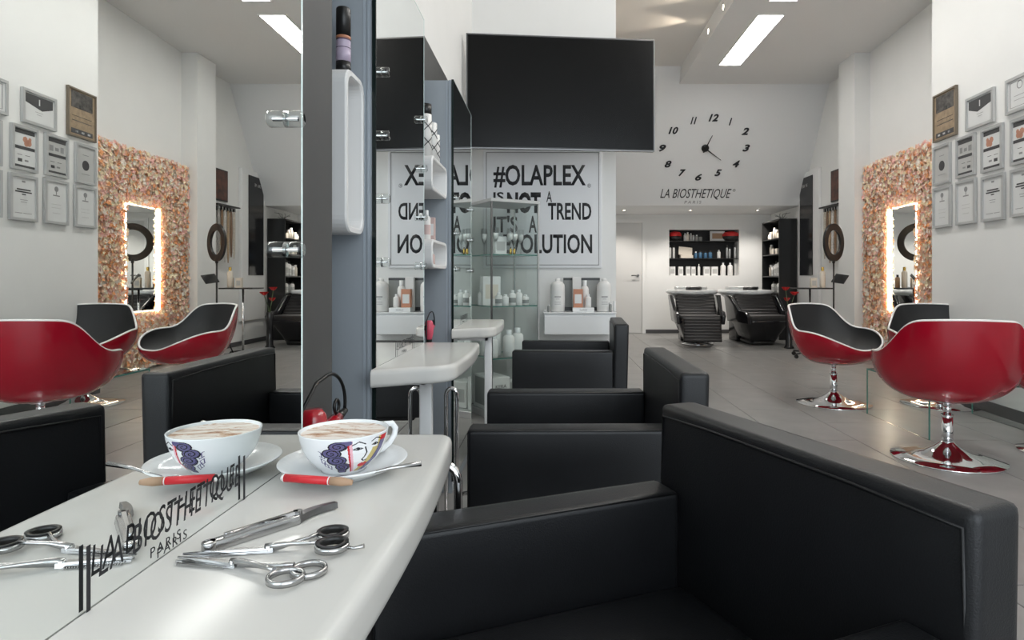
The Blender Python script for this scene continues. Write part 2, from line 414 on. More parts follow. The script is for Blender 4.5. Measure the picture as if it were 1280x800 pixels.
for i, y in enumerate((4.86, 3.54, 2.22)):  # unseen fill spots, added to brighten the poster wall and left side
    downlight('ceiling_spotlight', (1.905, y, 4.05), 'added wide fill spotlight in the ceiling step, out of the frame, %s from the clock wall' % ORD[i], 'ceiling step spotlights', 'side', 26, (1, 0.96, 0.91), 2.7)

# ------------------------------------------------------------------ mirrors on the left
def salon_mirror(label, X, y0, y1, ztop, z0, clipz, tc, clipin, rc=0.0135, text=True):
    t = thing('salon_mirror', label, 'mirror', (X, y0, z0), 0, 'styling mirrors')
    w, h = y1-y0, ztop-z0
    B(-0.006, 0, 0.002, w-0.002, 0.002, h-0.002).build('mirror_pane', M_mirror, t)
    m = MB(); m.box(-0.007, 0.0006, w-0.002, w, 0, h); m.box(-0.007, 0.0006, 0, w, h-0.002, h); m.build('polished_edge', M_gedge, t)
    m = MB(); m.box(-0.010, 0.0004, -0.003, 0.002, 0, h); m.build('dark_edge', M_gedge_dark, t)
    for z in clipz:
        for y in (clipin, w-clipin):
            m = MB(); m.lathe([(0, 0.022), (rc-0.002, 0.022), (rc, 0.020), (rc, 0.0), (0, 0.0)], 18, (0, y, z-z0), 'X')
            c = m.build('clip', M_glassg, t)
            m = MB(); m.lathe([(0.003, 0.016), (0.003, 0.0)], 10, (0, y, z-z0), 'X'); m.build('screw', M_chrome, c)
    if text:
        ty = tc-y0; zz = 0.80-z0
        lettering('LA BIOSTHETIQUE', 0.205, 0.027, t, M_ink, (0.0028, ty-0.102, zz+0.016), (0, 0, PI/2), shear=0.14, bold=0.0, ext=0.0002, spacing=1.12)
        lettering('PARIS', 0.042, 0.0085, t, M_ink, (0.0028, ty-0.035, zz+0.0035), (0, 0, PI/2), ext=0.0002, spacing=1.3)
        for yy in (-0.112, 0.112):
            m = MB(); m.box(0.0026, 0.0028, ty+yy-0.002, ty+yy+0.002, zz+0.0005, zz+0.048); m.build('printed_bar', M_ink, t)
XM1, XM2 = -0.336, -0.475
salon_mirror('large frameless mirror beside the coffee cup on the nearest table', XM1, -0.3, 0.829, 2.6, 0.06, (1.076, 1.241), 0.555, 0.052, 0.0105)
salon_mirror('middle frameless mirror reflecting the reversed poster letters', XM2, 1.6625, 2.286, 2.0, 0.06, (1.085, 1.262, 1.438, 1.615), 1.995, 0.055)
salon_mirror('narrow far mirror beside the glass display cabinet', XM2, 2.974, 3.62, 2.0, 0.06, (1.085, 1.262, 1.438), 3.33, 0.055)

# ------------------------------------------------------------------ styling tables
def styling_table(label, X, yfar, wid, legx):
    L = 0.715
    t = thing('styling_table', label, 'table', (X, yfar, 0), 0, 'styling tables')
    # outline: straight far end, small corner, long outer edge that swells a little and sweeps round to the mirror at the near end
    pts = [(0.001, 0)]
    r = 0.022
    for k in range(6): a = PI/2*(1-k/5); pts.append((wid-r+r*math.cos(a), -r+r*math.sin(a)))
    N = 12
    for k in range(1, N): u = k/N; pts.append((wid+0.010*math.sin(PI*u)+0.004*u, -r-(L-0.16-r)*u))
    for k in range(0, 9):
        a = PI/2*k/8
        pts.append((wid-0.09+0.094*math.cos(a), -(L-0.16)-0.10*math.sin(a)))
    pts += [(wid*0.32, -(L-0.03)), (0.001, -L)]
    m = MB(); m.prism(pts[::-1], 0.752, 0.80); m.bm.normal_update()
    es = [e for e in m.bm.edges if e.calc_face_angle(0) > 0.6 and not all(v.co.x < 0.01 for v in e.verts)]
    bmesh.ops.bevel(m.bm, geom=es, offset=0.014, segments=4, profile=0.6, affect='EDGES', clamp_overlap=True)
    for f in m.bm.faces: f.smooth = True
    for e in m.bm.edges: e.smooth = e.calc_face_angle(0) < 0.7
    m.build('table_top', M_table, t)
    m = MB(); m.box(legx-0.018, legx+0.018, -0.50, -0.47, 0, 0.752); m.bevel(0.004, 2); m.build('leg', M_shelfwhite, t)
    m = MB(); m.box(0.002, legx, -0.50, -0.47, 0.725, 0.752); m.build('bracket', M_shelfwhite, t)
    return t
styling_table('cream styling table with the coffee cup and scissors', XM1, 0.957, 0.184, 0.07)
styling_table('rounded cream styling table at the middle mirror', XM2, 2.322, 0.204, 0.10)
styling_table('farthest cream styling table in front of the display cabinet', XM2, 3.624, 0.196, 0.15)
def footrest(label, X, y, h, bar):
    t = thing('footrest', label, 'footrest', (X, y, 0), 0, 'chrome footrests')
    m = MB()
    path = [(0, 0, 0.010), (0, 0, h-0.03)]+[(0.022-0.022*math.cos(a), 0.0, h-0.03+0.03*math.sin(a)) for a in [PI*k/8 for k in range(1, 8)]]+[(0.044, 0, h-0.03), (0.044, 0, 0.010)]
    m.tube(path, 0.008, 10); m.build('tube_frame', M_chrome, t)
    m = MB(); m.box(-0.02, 0.065, -0.025, 0.04, 0, 0.010); m.bevel(0.003, 2); m.build('base_plate', M_steel, t)
    if bar:
        m = MB(); m.tube([(0.05, 0, 0.03), (0.12, 0.03, 0.17)], 0.007, 8); m.tube([(0.06, 0.03, 0.165), (0.11, 0.03, 0.175), (0.17, 0.03, 0.165)], 0.009, 10); m.build('foot_bar', M_chrome, t)
footrest('chrome tube footrest standing under the nearest table corner', -0.215, 1.12, 0.70, False)
footrest('chrome tube footrest standing under the middle table', -0.425, 2.47, 0.60, True)

# ------------------------------------------------------------------ rounded white wall shelves
def ring_shelf(label, y0, y1, z0, z1):
    t = thing('wall_shelf', label, 'shelf', (-0.63, y0, z0), 0, 'rounded white wall shelves')
    W, Hh = y1-y0, z1-z0
    out = rrect(W, Hh, 0.042, 6); inn = rrect(W-0.034, Hh-0.034, 0.030, 6)
    m = MB(); D = 0.124
    def ring(o, x): return [Vector((x, W/2+p[0], Hh/2+p[1])) for p in o]
    m.loft([ring(inn, 0.012), ring(out, 0.0), ring(out, D-0.004), ring(rrect(W-0.006, Hh-0.006, 0.040, 6), D), ring(rrect(W-0.028, Hh-0.028, 0.032, 6), D), ring(inn, D-0.004), ring(inn, 0.012)], caps=False, smooth=False)
    m.build('shelf_frame', M_shelfwhite, t)
    m = MB(); m.extr(ring(inn, 0.004), Vector((0.008, 0, 0))); m.build('back_panel', M_shelfwhite, t)
ring_shelf('upright rounded white wall shelf beside the nearest mirror', 1.515, 1.665, 1.154, 1.566)
ring_shelf('upper rounded white wall shelf beyond the middle mirror', 2.60, 2.975, 1.417, 1.566)
ring_shelf('lower rounded white wall shelf beyond the middle mirror', 2.60, 2.975, 1.084, 1.208)

# ------------------------------------------------------------------ bottles and boxes (generic makers)
def bottle(name, label, loc, r, h, body, cap, neck=0.45, caph=0.18, band=None, group=None, rz=0, shoulder=0.12, seg=14):
    t = thing(name, label, 'bottle', loc, rz, group)
    hb = h*(1-caph); sh = hb*shoulder
    m = MB(); m.lathe([(0, 0), (r*0.9, 0), (r, r*0.12), (r, hb-sh), (r*(0.5+neck/2), hb-sh*0.25), (r*neck, hb), (0, hb)], seg); m.build('body', body, t)
    m = MB(); m.lathe([(r*neck*1.12, hb), (r*neck*1.12, h-0.001), (r*neck*0.95, h), (0, h)], seg); m.build('cap', cap, t)
    if band:
        m = MB(); m.lathe([(r*1.012, hb*0.22), (r*1.012, hb*0.62)], seg); m.build('label_band', band, t)
    return t
def carton(name, label, loc, w, d, h, body, face=None, group=None, rz=0, cat='box'):
    t = thing(name, label, cat, loc, rz, group)
    B(-w/2, w/2, -d/2, d/2, 0, h, min(w, d)*0.03, 1).build('box_body', body, t)
    B(-w*0.36, w*0.36, -d/2-0.0012, -d/2+0.0005, h*0.22, h*0.72).build('printed_label', face or M_certgrey, t)
    return t
# tall bottle on the upright shelf
t = thing('styling_spray', 'tall lilac and black spray bottle on the upright white shelf', 'bottle', (-0.535, 1.58, 1.566))
R = 0.0185
MB().lathe([(0, 0), (R, 0), (R, 0.028), (0, 0.028)], 20).build('base_band', M_black, t)
MB().lathe([(0, 0.028), (R, 0.028), (R, 0.062), (0, 0.062)], 20).build('lilac_label', M_lilac, t)
MB().lathe([(0, 0.062), (R*0.97, 0.062), (R*0.97, 0.086), (0, 0.086)], 20).build('body', M_violet, t)
MB().lathe([(R*0.98, 0.064), (R*0.98, 0.082)], 20).build('print_band', M_lilac, t)
MB().lathe([(R*0.9, 0.086), (R*1.0, 0.088), (R*1.0, 0.093), (R*0.9, 0.094)], 20).build('copper_ring', M_copper, t)
MB().lathe([(0, 0.094), (R*0.98, 0.094), (R*0.98, 0.163), (R*0.85, 0.167), (0, 0.168)], 20).build('cap', M_black, t)
def xbottle(label, loc, r, h, cap):
    t = thing('hair_spray', label, 'bottle', loc, 0, 'patterned sprays on the upper shelf')
    hc = h*0.80 if cap else h
    MB().lathe([(0, 0), (r, 0), (r, hc), (r*0.9, hc+0.002), (0, hc+0.002)], 16).build('body', M_bottlewhite, t)
    if cap: MB().lathe([(0, hc), (r*0.96, hc), (r*0.96, h), (0, h)], 16).build('cap', M_black, t)
    for k in range(2):
        for s in (1, -1):
            m = MB(); z = hc*(0.2+0.38*k)
            a = [(-0.9+1.8*u) for u in (0, .2, .4, .6, .8, 1)]
            m.tube([(r*1.0*math.sin(q*s+0.6), -r*1.0*math.cos(q*s+0.6), z+hc*0.26*(i/5)) for i, q in enumerate(a)], 0.0022, 5)
            m.build('cross_print', M_ink, t)
xbottle('tall white spray bottle with black cap on the upper shelf', (-0.545, 2.66, 1.566), 0.026, 0.225, True)
xbottle('middle white cross-patterned bottle on the upper shelf', (-0.535, 2.75, 1.566), 0.022, 0.165, False)
xbottle('shortest white cross-patterned bottle on the upper shelf', (-0.535, 2.83, 1.566), 0.02, 0.13, False)
bottle('lotion_bottle', 'white pump bottle on top of the lower white shelf', (-0.55, 2.70, 1.208), 0.018, 0.13, M_bottlewhite, M_whiteg, band=M_pinkish)
carton('slim_carton', 'slim pale pink carton on top of the lower white shelf', (-0.54, 2.765, 1.208), 0.03, 0.03, 0.105, M_pinkish, M_whiteg)
bottle('lotion_bottle', 'dark slim bottle at the back of the lower white shelf', (-0.58, 2.64, 1.208), 0.015, 0.10, M_greybox, M_black)
for i, y in enumerate((2.67, 2.715, 2.76)):
    bottle('small_jar', 'tiny pink bottle inside the lower white shelf, %s from the front' % ORD[i], (-0.54, y, 1.1015), 0.016, 0.058, M_pinkish, M_whiteg, group='tiny bottles in the lower shelf')

# ------------------------------------------------------------------ hair dryers hanging beside the mirrors
def hair_dryer(label, loc, col, s=1.0, rz=0):
    t = thing('hair_dryer', label, 'hair dryer', loc, rz); t.scale = (s, s, s)      # handle lies along +y, barrel across it
    m = MB(); m.lathe([(0, 0.06), (0.022, 0.06), (0.032, 0.045), (0.038, 0.0), (0.036, -0.04), (0.028, -0.08), (0.024, -0.10), (0, -0.10)], 18, (0, -0.10, 0), 'Z'); m.build('barrel', col, t)
    m = MB(); m.lathe([(0.025, -0.095), (0.022, -0.13), (0.020, -0.135), (0, -0.13)], 18, (0, -0.10, 0), 'Z'); m.build('nozzle', M_black, t)
    m = MB(); m.tube([(0, -0.08, -0.015), (0, -0.02, -0.012), (0, 0.04, -0.004), (0, 0.075, 0.0)], 0.02, 12, rr=[0.027, 0.023, 0.019, 0.016]); m.build('handle', col, t)
    m = MB(); m.tube([(0, 0.07, 0.0), (0, 0.10, 0.004), (0, 0.135, 0.008)], 0.013, 10, rr=[0.0145, 0.012, 0.009]); m.build('cord_boot', M_black, t)
    m = MB(); m.tube([(0.004, 0.055+0.018*math.cos(a), 0.036+0.018*math.sin(a)) for a in [2*PI*k/14 for k in range(14)]], 0.0045, 6, closed=True); m.build('hanging_ring', M_black, t)
    m = MB(); m.tube([(0, 0.13, 0.008), (0, 0.135, 0.03)]+[(0.0, 0.0+0.135*math.cos(a), 0.03+0.10*math.sin(a)) for a in [PI*0.5*k/9 for k in range(1, 10)]]+[(0, -0.08, 0.12), (-0.01, -0.15, 0.06), (-0.01, -0.16, -0.25)], 0.0048, 6); m.build('cord', M_black, t)
    m = MB(); m.box(-0.055, -0.01, -0.13, -0.07, -0.02, 0.02); m.build('holder', M_black, t)
hair_dryer('red hair dryer with black cord hanging behind the coffee cup', (-0.435, 1.195, 0.757), M_redplastic, 0.74)
hair_dryer('pink hair dryer hanging beyond the middle mirror', (-0.56, 2.86, 0.815), M_pinkplastic, 0.55)

# ------------------------------------------------------------------ black salon chairs
def salon_chair(label, loc, rz):
    t = thing('salon_chair', label, 'salon chair', loc, rz, 'black leather salon chairs')
    def cush(x0, x1, y0, y1, z0, z1, r=0.018, lean=0.0, bul=0.0, puff=0.0):
        m = MB(); nx, ny, nz = 1, 6, 5
        m.box(x0, x1, y0, y1, z0, z1)
        bmesh.ops.subdivide_edges(m.bm, edges=m.bm.edges[:], cuts=3, use_grid_fill=True)
        for v in m.bm.verts:
            fy = (v.co.y-y0)/(y1-y0); fz = (v.co.z-z0)/(z1-z0); fx = (v.co.x-x0)/(x1-x0)
            v.co.z += puff*math.sin(PI*fy)*fz*math.sin(PI*min(1, max(0, fx*0.8+0.1)))
            v.co.x += (fx*2-1)*bul*math.sin(PI*fy)*math.sin(PI*fz)
            v.co.x += lean*fz
        m.bm.normal_update()
        m.bevel(r, 3, 0.7)
        return m
    bk = cush(0.217, 0.296, -0.31, 0.31, 0.30, 0.79, 0.014, lean=0.012, bul=0.006).build('backrest', M_leather, t)
    z = 0.772
    # piping along the inner edges of the back
    m = MB(); m.tube([(0.2255, -0.298, 0.40), (0.2285, -0.299, 0.60), (0.2275, -0.296, 0.768), (0.226, -0.15, 0.773), (0.226, 0.15, 0.773), (0.2275, 0.296, 0.768), (0.2285, 0.299, 0.60), (0.2255, 0.298, 0.40)], 0.0026, 6); m.build('piping', M_piping, bk)
    for s in (-1, 1):
        ya, yb = (0.23, 0.312) if s > 0 else (-0.312, -0.23)
        a = cush(-0.335, 0.222, ya, yb, 0.27, 0.64, 0.012, puff=0.002).build('armrest', M_leather, t)
        m = MB()
        for yy in (ya+0.003, yb-0.003):
            m.tube([(-0.332, yy, 0.30), (-0.332, yy, 0.632), (-0.328, yy, 0.637), (0.215, yy, 0.637)], 0.0022, 6)
        m.build('piping', M_piping, a)
    cush(-0.325, 0.225, -0.228, 0.228, 0.34, 0.475, 0.03, puff=0.02).build('seat_cushion', M_leather, t)
    B(-0.30, 0.29, -0.29, 0.29, 0.25, 0.338, 0.01).build('seat_frame', M_blackm, t)
    m = MB(); m.cyl((0, 0, 0.03), 0.038, 0.22, 20); m.build('column', M_chrome, t)
    B(-0.27, 0.27, -0.27, 0.27, 0, 0.03, 0.01, 3).build('base', M_steel, t)
    return t
salon_chair('nearest black leather salon chair, filling the lower right corner', (0.123, 0.856, 0), math.radians(22.5))
salon_chair('second black leather salon chair at the middle mirror', (0.108, 1.935, 0), math.radians(0.5))
salon_chair('farthest black leather salon chair by the poster wall', (0.13, 3.69, 0), math.radians(-3))

# ------------------------------------------------------------------ red tub chairs
def tub_chair(label, loc, face):
    t = thing('tub_chair', label, 'chair', loc, face, 'red tub chairs')      # local -y is the front, back towards +y
    NA, NS = 96, 18
    def sm(a, b, x): u = min(1, max(0, (x-a)/(b-a))); return u*u*(3-2*u)
    def rim(th):     # th = 0 at the back
        a = abs(th)
        z = 0.815-0.012*(a/0.8)**2*(1-sm(0.8, 1.4, a))-0.205*sm(0.78, 1.42, a)-0.140*sm(1.65, 2.9, a)
        r = 0.335+0.055*sm(0.9, 1.55, a)-0.055*sm(1.75, 3.0, a)
        q = (abs(math.cos(th))**2.7+abs(math.sin(th))**2.7)**(-1/2.7)      # squarer plan with broad shoulders
        return r*(1+(q-1)*(0.9 if a < 1.57 else 0.5)), z
    def srim(th):
        q = [rim((th+o+PI) % (2*PI)-PI) for o in (-0.15, -0.10, -0.05, 0, 0.05, 0.10, 0.15)]
        return sum(a for a, b in q)/7, sum(b for a, b in q)/7
    def pt(th, u, z0, shrink, r0, dz=0):
        R, Zr = srim(th); R -= shrink; Zr -= dz
        a = u*PI/2
        r = r0+(R-r0)*math.sin(a)**0.72
        z = z0+(Zr-z0)*(1-math.cos(a)**0.95)
        return Vector((r*math.sin(th), r*math.cos(th), z))
    ths = [-PI+2*PI*k/NA for k in range(NA)]
    m = MB(); m.loft([[pt(th, u/NS, 0.332, 0.0, 0.03) for th in ths] for u in range(NS+1)], caps=False); 
    m.lathe([(0, 0.332), (0.03, 0.332)], 16)
    m.build('outer_shell', M_red, t)
    m = MB(); m.loft([[pt(th, u/NS, 0.405, 0.022, 0.03, 0.0) for th in ths] for u in range(NS+1)], caps=False); m.lathe([(0, 0.405), (0.03, 0.405)], 16)
    m.build('inner_upholstery', M_seatblack, t)
    m = MB(); m.tube([pt(th, 1, 0.332, 0.011, 0.03)+Vector((0, 0, 0.002)) for th in ths], 0.0085, 8, closed=True); m.build('rim_trim', M_whitetrim, t)
    MB().lathe([(0, 0.315), (0.05, 0.322), (0.08, 0.336), (0.0, 0.336)], 24).build('seat_mount', M_chrome, t)
    m = MB(); m.cyl((0, 0, 0.04), 0.030, 0.21, 20); m.build('column', M_chrome, t)
    m = MB(); m.cyl((0, 0, 0.25), 0.021, 0.07, 18); m.cyl((0, 0, 0.245), 0.033, 0.01, 18); m.build('piston', M_chrome, t)
    MB().lathe([(0, 0.0), (0.29, 0.0), (0.293, 0.004), (0.29, 0.008), (0.20, 0.018), (0.12, 0.036), (0.07, 0.066), (0.04, 0.09), (0.033, 0.10), (0, 0.10)], 48).build('base_disc', M_chrome, t)
    return t
def facing(dx, dy): return math.atan2(dx, -dy)      # rotation so that local -y points along (dx,dy)
tub_chair('red tub chair with black seat nearest the ring light', (2.345, 5.13, 0), facing(0.50, -0.87))
tub_chair('red tub chair in front of the flower panel, seat towards the camera', (3.20, 5.08, 0), facing(-0.25, -0.97))
tub_chair('front red tub chair seen from behind, fully in view', (2.284, 3.56, 0), facing(0.24, 0.97))
tub_chair('red tub chair cut off by the right edge of the picture', (3.10, 3.64, 0), facing(0.15, 0.99))
# low glass table between them
t = thing('glass_table', 'low clear glass table between the red tub chairs', 'table', (2.42, 3.96, 0))
def pane(name, x0, x1, y0, y1, z0, z1, parent, faceax):
    m = MB(); m.box(x0, x1, y0, y1, z0, z1); m.bm.normal_update()
    for f in m.bm.faces:
        n = f.normal; f.material_index = 0 if abs((n.x, n.y, n.z)[faceax]) > 0.9 else 1
    return m.build(name, [M_glass, M_glassedge], parent)
pane('glass_top', 0, 0.82, 0, 0.78, 0.338, 0.35, t, 2)
pane('glass_side', 0.0, 0.012, 0.0, 0.78, 0.0, 0.338, t, 0)
pane('glass_side', 0.808, 0.82, 0.0, 0.78, 0.0, 0.338, t, 0)

# ------------------------------------------------------------------ television and poster
Lp, Rp = Vector((-0.632, 4.55)), Vector((0.778, 4.68))
d = Rp-Lp; ang = math.atan2(d.y, d.x); W = d.length; Hh = 0.845
tv = thing('television', 'large black wall-mounted flat television above the poster', 'television', ((Lp.x+Rp.x)/2, (Lp.y+Rp.y)/2, 2.005), ang)
B(-W/2, W/2, 0.004, 0.05, 0, Hh, 0.006).build('housing', M_black, tv)
B(-W/2+0.012, W/2-0.012, 0.0, 0.006, 0.016, Hh-0.012).build('screen', M_screen, tv)
m = MB(); m.box(-W/2-0.003, -W/2+0.006, -0.001, 0.02, 0, Hh); m.box(-W/2-0.003, W/2, -0.001, 0.02, Hh-0.006, Hh+0.003); m.box(W/2-0.006, W/2+0.002, -0.001, 0.02, 0, Hh); m.box(-W/2, W/2, -0.001, 0.02, -0.002, 0.006)
m.build('bezel', M_steeldark, tv)
B(-0.12, 0.12, 0.05, 0.30, 0.25, 0.55).build('wall_bracket', M_black, tv)
K = YP/FPX
def pw(px, py): return ((px-690)*K, CAMZ-(py-348)*K)
xl, zt = pw(604.5, 187.5); xr, zb = pw(752, 335)
po = thing('poster', 'white framed poster with large black hair-care slogan', 'poster', (xl, YP, zb))
PWd, PHt = xr-xl, zt-zb
B(0, PWd, -0.02, -0.002, 0, PHt, 0.003).build('panel', M_paper, po)
m = MB(); i0 = 0.022; th = 0.006
for a in ((i0, PWd-i0, PHt-i0-th, PHt-i0), (i0, PWd-i0, i0, i0+th), (i0, i0+th, i0, PHt-i0), (PWd-i0-th, PWd-i0, i0, PHt-i0)): m.box(a[0], a[1], -0.0212, -0.019, a[2], a[3])
m.build('border_line', M_certmid, po)
def ptext(s, xa, ya, xb, yb, bold=0.022, sp=1.0):
    a = pw(xa, yb); b = pw(xb, ya)
    lettering(s, b[0]-a[0], b[1]-a[1], po, M_ink, (a[0]-xl, -0.0202, a[1]-zb), bold=bold, spacing=sp)
ptext('#OLAPLEX', 617, 206.5, 732, 235)
ptext('®', 734, 230, 738.5, 235, bold=0)
ptext('IS', 617, 240.5, 630, 252)
ptext('NOT', 634, 240.5, 676, 267, bold=0.05)
ptext('A', 683, 239.5, 690, 253, bold=0.01)
ptext('TREND', 685, 254, 739, 275)
ptext("IT'S", 617, 270, 647, 291)
ptext('A', 661, 270, 671, 291)
ptext('REVOLUTION', 617, 293, 740, 317)

# ------------------------------------------------------------------ white console below the poster with products
cs = thing('wall_console', 'white glossy wall-hung drawer console below the poster', 'cabinet', (-0.062, 4.80, 0.60))
B(0, 0.56, 0.012, 0.34, 0, 0.165, 0.003, 1).build('body', M_whiteg, cs)
B(0.004, 0.556, 0.0, 0.012, 0.004, 0.148, 0.002, 1).build('drawer_front', M_whiteg, cs)
B(-0.005, 0.565, -0.004, 0.34, 0.165, 0.175, 0.002, 1).build('top_panel', M_whiteg, cs)
ZT = 0.775
def at_c(px, y): return (px-690)*y/FPX
def big_bottle(label, px):
    t = thing('shampoo_bottle', label, 'bottle', (at_c(px, 4.93), 4.93, ZT))
    MB().lathe([(0, 0), (0.05, 0), (0.057, 0.008), (0.058, 0.19), (0.055, 0.215), (0.040, 0.235), (0.02, 0.243), (0, 0.243)], 24).build('body', M_bottlewhite, t)
    MB().lathe([(0.02, 0.243), (0.02, 0.262), (0.016, 0.266), (0, 0.266)], 16).build('cap', M_bottlewhite, t)
    MB().lathe([(0.0586, 0.045), (0.0586, 0.165)], 24).build('label_band', M_boxwhite, t)
    for z, w in ((0.115, 0.05), (0.100, 0.03), (0.075, 0.05), (0.06, 0.05)):
        m = MB(); m.grid([[(0.059*math.sin(a), -0.059*math.cos(a), zz) for a in [(-w/0.058/2)+w/0.058*k/8 for k in range(9)]] for zz in (z, z+(0.008 if z > 0.11 else 0.003))]); m.build('label_print', M_certmid, t)
big_bottle('large white bottle at the left end of the white console', 697)
big_bottle('large white bottle at the right end of the white console', 755)
t = thing('display_card', 'grey display card standing behind the boxes on the console', 'display', (at_c(727, 5.06), 5.06, ZT))
B(-0.15, 0.15, 0, 0.02, 0, 0.27, 0.002, 1).build('card', M_greybox, t)
B(-0.15, 0.15, -0.002, 0.0, 0.25, 0.27).build('dark_band', M_black, t); B(-0.15, 0.15, -0.002, 0.0, 0.0, 0.03).build('dark_band', M_black, t)
t = carton('product_carton', 'tall white carton in the middle of the console', (at_c(721, 5.0), 5.0, ZT), 0.07, 0.05, 0.275, M_boxwhite, M_boxwhite)
carton('product_carton', 'copper edged carton on the console', (at_c(722.5, 4.90), 4.90, ZT+0.035), 0.075, 0.05, 0.145, M_copper, M_boxwhite)
bottle('lotion_bottle', 'white bottle behind the copper carton on the console', (at_c(731, 4.965), 4.965, ZT), 0.032, 0.25, M_bottlewhite, M_whiteg, band=M_boxwhite)
bottle('lotion_bottle', 'small white bottle right of the copper carton', (at_c(735, 4.90), 4.90, ZT+0.035), 0.026, 0.105, M_bottlewhite, M_whiteg, band=M_boxwhite)
t = thing('display_stand', 'low white product stand on the console front', 'display', (at_c(729, 4.87), 4.875, ZT))
B(-0.085, 0.085, -0.04, 0.06, 0, 0.035, 0.002, 1).build('stand', M_whiteg, t)
lettering('OLAPLEX', 0.06, 0.014, t, M_certmid, (-0.03, -0.0402, 0.01), ext=0.0004)
bottle('small_bottle', 'tiny grey bottle at the left end of the console', (at_c(686, 4.86), 4.86, ZT), 0.012, 0.06, M_greybox, M_whiteg)
bottle('small_bottle', 'slim white tube at the far right end of the console', (at_c(774.5, 4.9)-0.04, 4.9, ZT), 0.012, 0.085, M_whiteg, M_whiteg, neck=0.8)
bottle('small_bottle', 'slim clear tube beside the white one on the console', (at_c(768.5, 4.88)-0.035, 4.88, ZT), 0.011, 0.075, M_greybox, M_whiteg, neck=0.8)

# ------------------------------------------------------------------ glass display cabinet
CA = math.radians(31); CS = 0.405
dc = thing('display_cabinet', 'tall square glass display cabinet in front of the poster', 'cabinet', (-0.444, 4.50, 0), CA)
def onc(x, y, z):      # point in the cabinet's own axes (x along the front, y into it)
    c, s = math.cos(CA), math.sin(CA); return (-0.444+c*x-s*y, 4.50+s*x+c*y, z)
B(0, CS, 0, CS, 0.0, 0.05, 0.003, 1).build('base', M_silver, dc)
B(-0.004, CS+0.004, -0.004, CS+0.004, 1.605, 1.63, 0.003, 1).build('top_panel', M_silver, dc)
for x, y in ((0, 0), (CS-0.012, 0), (0, CS-0.012), (CS-0.012, CS-0.012)):
    B(x, x+0.012, y, y+0.012, 0.05, 1.605).build('corner_post', M_silver if (x or y) else M_steeldark, dc)
for a in ((0.012, CS-0.012, 0.003, 0.008, 1), (0.012, CS-0.012, CS-0.008, CS-0.003, 1), (0.003, 0.008, 0.012, CS-0.012, 0), (CS-0.008, CS-0.003, 0.012, CS-0.012, 0)):
    pane('glass_pane', a[0], a[1], a[2], a[3], 0.05, 1.605, dc, a[4])
SH = [(317, ), (383, ), (449, )]
shz = [1.22, 0.835, 0.45]
for z in shz: pane('glass_shelf', 0.012, CS-0.012, 0.012, CS-0.012, z-0.008, z, dc, 2)
def flute(label, x, y, z):
    t = thing('champagne_flute', label, 'glass', onc(x, y, z), 0, 'flutes in the display cabinet')
    MB().lathe([(0, 0.002), (0.028, 0.001), (0.028, 0.003), (0.004, 0.008), (0.0035, 0.075), (0.010, 0.09), (0.022, 0.125), (0.025, 0.165), (0.023, 0.20)], 14).build('bowl', M_flute, t)
    MB().lathe([(0, 0.092), (0.0195, 0.125), (0.022, 0.16), (0, 0.16)], 12).build('filling', M_bottlewhite, t)
for i, (x, y) in enumerate(((0.045, 0.22), (0.07, 0.07), (0.20, 0.09), (0.255, 0.12), (0.33, 0.16))):
    flute('flute glass on the top cabinet shelf, %s from the left' % ORD[i], x, y, shz[0])
carton('gift_carton', 'white carton among the flutes on the top cabinet shelf', onc(0.14, 0.15, shz[0]), 0.10, 0.05, 0.14, M_boxwhite, rz=CA)
for i, x in enumerate((0.185, 0.215)):
    bottle('gold_vial', 'tiny gold vial on the top cabinet shelf, %s one' % ('left', 'right')[i], onc(x, 0.05, shz[0]), 0.009, 0.055, M_gold, M_black, group='gold vials')
carton('gift_carton', 'large white carton standing on the middle cabinet shelf', onc(0.11, 0.25, shz[1]), 0.15, 0.06, 0.22, M_boxwhite, M_boxcream, rz=CA)
for i, (x, y, r, h) in enumerate(((0.05, 0.28, 0.03, 0.12), (0.09, 0.06, 0.026, 0.10), (0.15, 0.07, 0.026, 0.085), (0.215, 0.08, 0.027, 0.115), (0.275, 0.09, 0.027, 0.12), (0.34, 0.10, 0.026, 0.08))):
    bottle('product_bottle', 'white bottle on the middle cabinet shelf, %s from the left' % ORD[i], onc(x, y, shz[1]), r, h, M_bottlewhite, M_whiteg, band=M_greybox if i % 2 else M_boxwhite, group='bottles on the middle cabinet shelf')
for i, (x, y, r, h) in enumerate(((0.06, 0.09, 0.034, 0.17), (0.13, 0.20, 0.045, 0.24), (0.19, 0.09, 0.042, 0.20), (0.28, 0.12, 0.045, 0.21), (0.06, 0.25, 0.03, 0.20))):
    bottle('product_bottle', 'white bottle on the lowest cabinet shelf, %s from the left' % ORD[i], onc(x, y, shz[2]), r, h, M_bottlewhite, M_whiteg, band=M_boxwhite, group='bottles on the lowest cabinet shelf')
t = thing('product_carton', 'white carton with grey side in the cabinet base', 'box', onc(0.08, 0.20, 0.05), CA)
B(-0.06, 0.10, -0.15, 0.16, 0, 0.25, 0.003, 1).build('box_body', M_boxwhite, t)
B(-0.0615, -0.0595, -0.12, 0.13, 0.03, 0.235).build('grey_side', M_greybox, t)
lettering('KERA', 0.09, 0.026, t, M_ink, (-0.02, -0.1505, 0.17), ext=0.0006)
carton('product_carton', 'low white carton beside the grey-sided one in the cabinet base', onc(0.29, 0.16, 0.05), 0.15, 0.16, 0.20, M_boxwhite, rz=CA)

